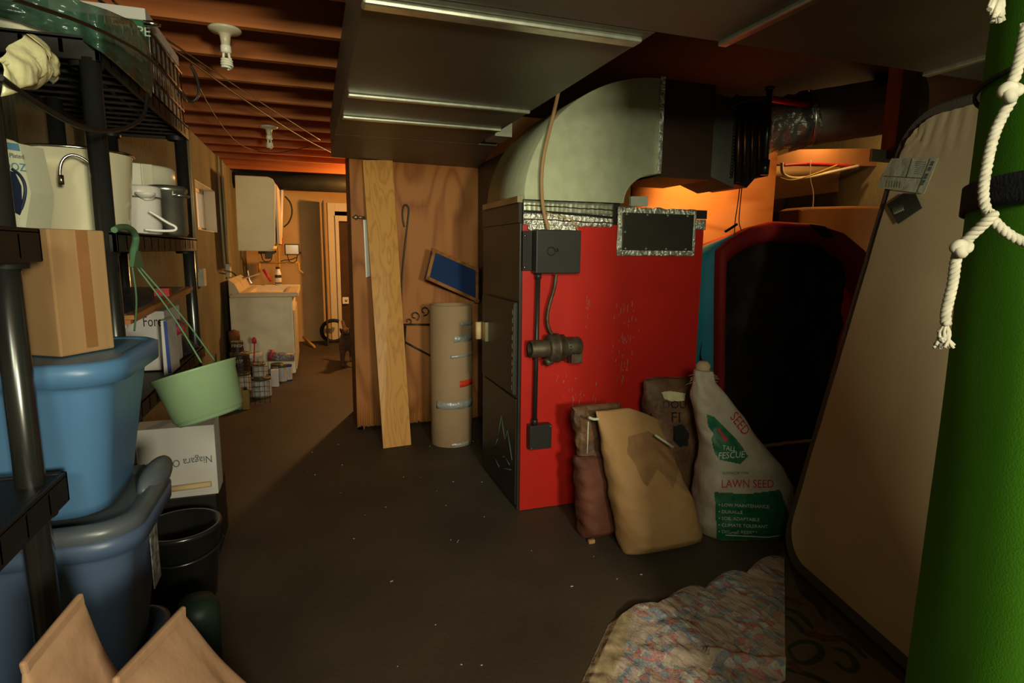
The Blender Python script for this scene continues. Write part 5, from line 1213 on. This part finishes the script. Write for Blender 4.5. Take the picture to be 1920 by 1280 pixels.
# ---------------- dog ----------------
def skin(name,verts,edges,m,parent,sub=2,**k):
    me=bpy.data.meshes.new(name); off=wloc(parent) if parent else Vector((0,0,0))
    me.from_pydata([Vector(v[:3])-off for v in verts],edges,[]); o=bpy.data.objects.new(name,me); C.objects.link(o); o.parent=parent
    me.materials.append(M[m]); s=o.modifiers.new('skin','SKIN'); s.use_smooth_shade=True
    for i,v in enumerate(verts):
        sv=me.skin_vertices[0].data[i]; r=v[3]; sv.radius=(r,v[4] if len(v)>4 else r)
    me.skin_vertices[0].data[0].use_root=True
    ss=o.modifiers.new('sub','SUBSURF'); ss.levels=ss.render_levels=sub; return o
dx_=PZ(650,688,0); dgx,dgy=dx_.x+.02,dx_.y
dog=thing('dog',(dgx,dgy,0),'small brown shaggy dog standing half hidden behind the plywood closet edge','dog')
def D(x,y,z,r): return (dgx+x,dgy+y,z,r)
V=[D(0,.30,.30,.085),D(0,.15,.31,.09),D(0,0,.31,.095),D(-.005,-.07,.36,.07),D(-.02,-.12,.43,.055),D(-.03,-.17,.45,.055),D(-.035,-.24,.425,.03),
 D(-.055,.0,.20,.036),D(-.06,-.01,.10,.024),D(-.06,-.02,.02,.022),D(-.06,-.05,.015,.020),
 D(.055,.0,.20,.036),D(.06,-.01,.10,.024),D(.06,-.02,.02,.022),D(.06,-.05,.015,.020),
 D(-.05,.32,.20,.045),D(-.055,.36,.12,.024),D(-.055,.33,.02,.022),D(-.055,.30,.015,.02),
 D(.05,.32,.20,.045),D(.055,.36,.12,.024),D(.055,.33,.02,.022),D(.055,.30,.015,.02),
 D(0,.38,.36,.03),D(-.02,.46,.44,.022),D(-.03,.48,.50,.018)]
E_=[(0,1),(1,2),(2,3),(3,4),(4,5),(5,6),(2,7),(7,8),(8,9),(9,10),(2,11),(11,12),(12,13),(13,14),(0,15),(15,16),(16,17),(17,18),(0,19),(19,20),(20,21),(21,22),(0,23),(23,24),(24,25)]
skin('body',V,E_,'fur',dog)
bm=NB()
for s in(-1,1): lathe(bm,[(0,.0),(.026,-.02),(.022,-.06),(0,-.085)],(dgx-.03+s*.055,dgy-.165,.485),(s*.25,0,1),12,sy=.5)
obj('ears',bm,'fur_dark',dog)
bm=NB(); lathe(bm,[(0,.01),(.012,.004),(.012,-.006),(0,-.01)],(dgx-.036,dgy-.272,.43),(0,-1,0),10)
for s in(-1,1): lathe(bm,[(0,.008),(.008,.002),(0,-.004)],(dgx-.031+s*.024,dgy-.222,.462),(0,-1,.1),8)
obj('nose_and_eyes',bm,'rubber',dog)
# ---------------- paint cans ----------------
def can(px,py,r,h,label,body='can_metal',lab='can_label_white',z0=0.0,Y_=None,ltxt=None,tm='ink_white',group='paint cans by the sink'):
    q=PZ(px,py,0) if Y_ is None else PY(px,py,Y_); q=Vector((q.x,min(q.y+r*.9,6.38-r),z0)); t_=thing('paint_can',q,label,'paint can',group)
    bm=NB(); lathe(bm,[(0,0),(r-.003,0),(r,.003),(r,h-.006),(r+.003,h-.003),(r,h),(r-.008,h-.004),(0,h-.006)],q,seg=32); obj('can_body',bm,body,t_)
    bm=NB(); lathe(bm,[(r+.001,h*.10),(r+.001,h*.88)],q,seg=32); obj('label_wrap',bm,lab,t_)
    if ltxt: lettering(ltxt,.045,Vector((q.x-r*.75,q.y-r-.003,z0+h*.55)),(1,0,0),(0,0,1),tm,t_,sx=.8)
    return t_
can(452,738,.085,.19,'dark label gallon can at the front left of the paint cans',lab='can_label_white')
can(452,738,.085,.19,'gallon can with a dark red brown label in the middle of the left stack',lab='can_label_dark',z0=.192,ltxt='VALSP')
can(449,738,.055,.11,'small black label can on top of the left paint can stack',lab='can_label_dark',z0=.384,ltxt='FINISH')
can(490,748,.085,.19,'silver gallon can lettered Poly standing at the front of the cans',lab='can_label_white',ltxt='Poly',tm='ink_black')
can(488,748,.055,.13,'small white can on top of the silver gallon can',lab='can_label_white',z0=.192)
can(530,718,.04,.18,'slim white bottle shaped can right of the gallon cans',lab='can_label_white')
can(541,712,.04,.17,'slim blue topped can at the right end of the row',body='ink_blue',lab='can_label_white')
can(476,705,.062,.19,'shadowed can behind the front gallon cans',lab='can_label_dark')
can(527,692,.058,.19,'printed white can behind the slim cans',lab='printed_mix')
can(499,690,.055,.17,'blue grey can in the middle back of the cluster',lab='printed_mix')
bm=NB(); q=PZ(516,725,0); box(bm,q.x-.035,q.x+.035,q.y,q.y+.06,0,.17); obj('white_carton',bm,'white_card',None,bevel=.003,label='upright white carton between the gallon can and the slim cans',cat='carton')
gt=thing('gold_tin',PZ(462,768,0),'small upright gold solvent tin in front of the paint cans','tin'); q=PZ(462,768,0); B('tin_body','gold_tin',q.x-.028,q.x+.028,q.y,q.y+.045,0,.17,gt,bevel=.003); bm=NB(); lathe(bm,[(0,0),(.014,0),(.014,.02),(0,.02)],(q.x,q.y+.022,.17),seg=14); obj('cap',bm,'ink_black',gt)
cbx=thing('small_carton',PZ(440,770,0),'tan carton with a teal corner beside the green pot','carton'); q=PZ(443,768,0); B('carton','tube_card',q.x-.055,q.x+.04,q.y,q.y+.10,0,.19,cbx,bevel=.003); B('teal_corner','teal_tape',q.x+.005,q.x+.041,q.y-.002,q.y,.0,.045,cbx)
bm=NB(); q=PY(520,668,6.25); tube(bm,[q+Vector((-.09,0,0)),q+Vector((.16,0,-.01))],.045,14,smooth_it=0); o=obj('caulk_tube',bm,'printed_mix',None,label='printed white tube lying across the top of the back cans',cat='tube')
bm=NB(); q=PY(505,664,6.15); tube(bm,[q,q+Vector((.035,0,-.01))],.05,14,smooth_it=0); obj('red_cap_jar',bm,'pink_plastic',None,label='pinkish red jar on top of the back cans',cat='jar')
bm=NB(); q=PY(465,668,6.0); obox(bm,q,Vector((.12,0,.02)),Vector((0,.06,0)),Vector((-.002,0,.012))); obj('folded_bag',bm,'white_card',None,label='flattened white bag lying on the cans behind the left stack',cat='bag',bevel=.004)
bm=NB(); q=PY(476,705,5.85); tube(bm,[Vector((q.x,5.85,.003)),q,PY(477,645,5.85),PY(478,632,5.85)],.006,8); lathe(bm,[(0,0),(.02,.01),(.02,.05),(0,.07)],PY(477,645,5.85),(0,0,1),12); obj('caulk_gun',bm,'wire_red',None,label='thin red and black tool handle sticking up from the cans',cat='tool')
bm=NB(); q=PY(441,660,6.2); lathe(bm,[(0,0),(.05,0),(.05,.10),(0,.12)],Vector((q.x,6.2,.45)),seg=16); tube(bm,[(q.x,6.2,.0),(q.x,6.2,.5)],.04,10); obj('dark_bottle',bm,'darkwood',None,label='dark upright bottle in the shadow between wall and sink',cat='bottle')
# wire rack around the cans
wr=thing('wire_rack',PZ(500,735,0),'thin wire grid rack in front of the paint cans','rack')
bm=NB(); a=PZ(434,752,0); b=PZ(512,752,0); yy=a.y-.0
y0_=5.42
for k in range(9): x=-.72+k*.04; tube(bm,[(x,y0_,.0),(x,y0_,.40)],.0022,5)
for k in range(9): z=.02+k*.045; tube(bm,[(-.72,y0_,z),(-.40,y0_,z)],.0022,5)
obj('wires',bm,'black_metal',wr)
# debris specks on the floor
bm=NB()
for k in range(46):
    x=random.uniform(-.1,1.3); y=random.uniform(1.85,4.2) if x>.5 else random.uniform(1.2,4.2); s=random.uniform(.0010,.0026)
    obox(bm,(x,y,.0015),Vector((s*random.uniform(1,2.5),s*random.uniform(-1,1),0)),Vector((0,s*.8,0)),Vector((0,0,.001)))
tagit(obj('floor_debris',bm,'white_card',None),'tiny pale crumbs scattered over the dark concrete floor','debris',kind='stuff')
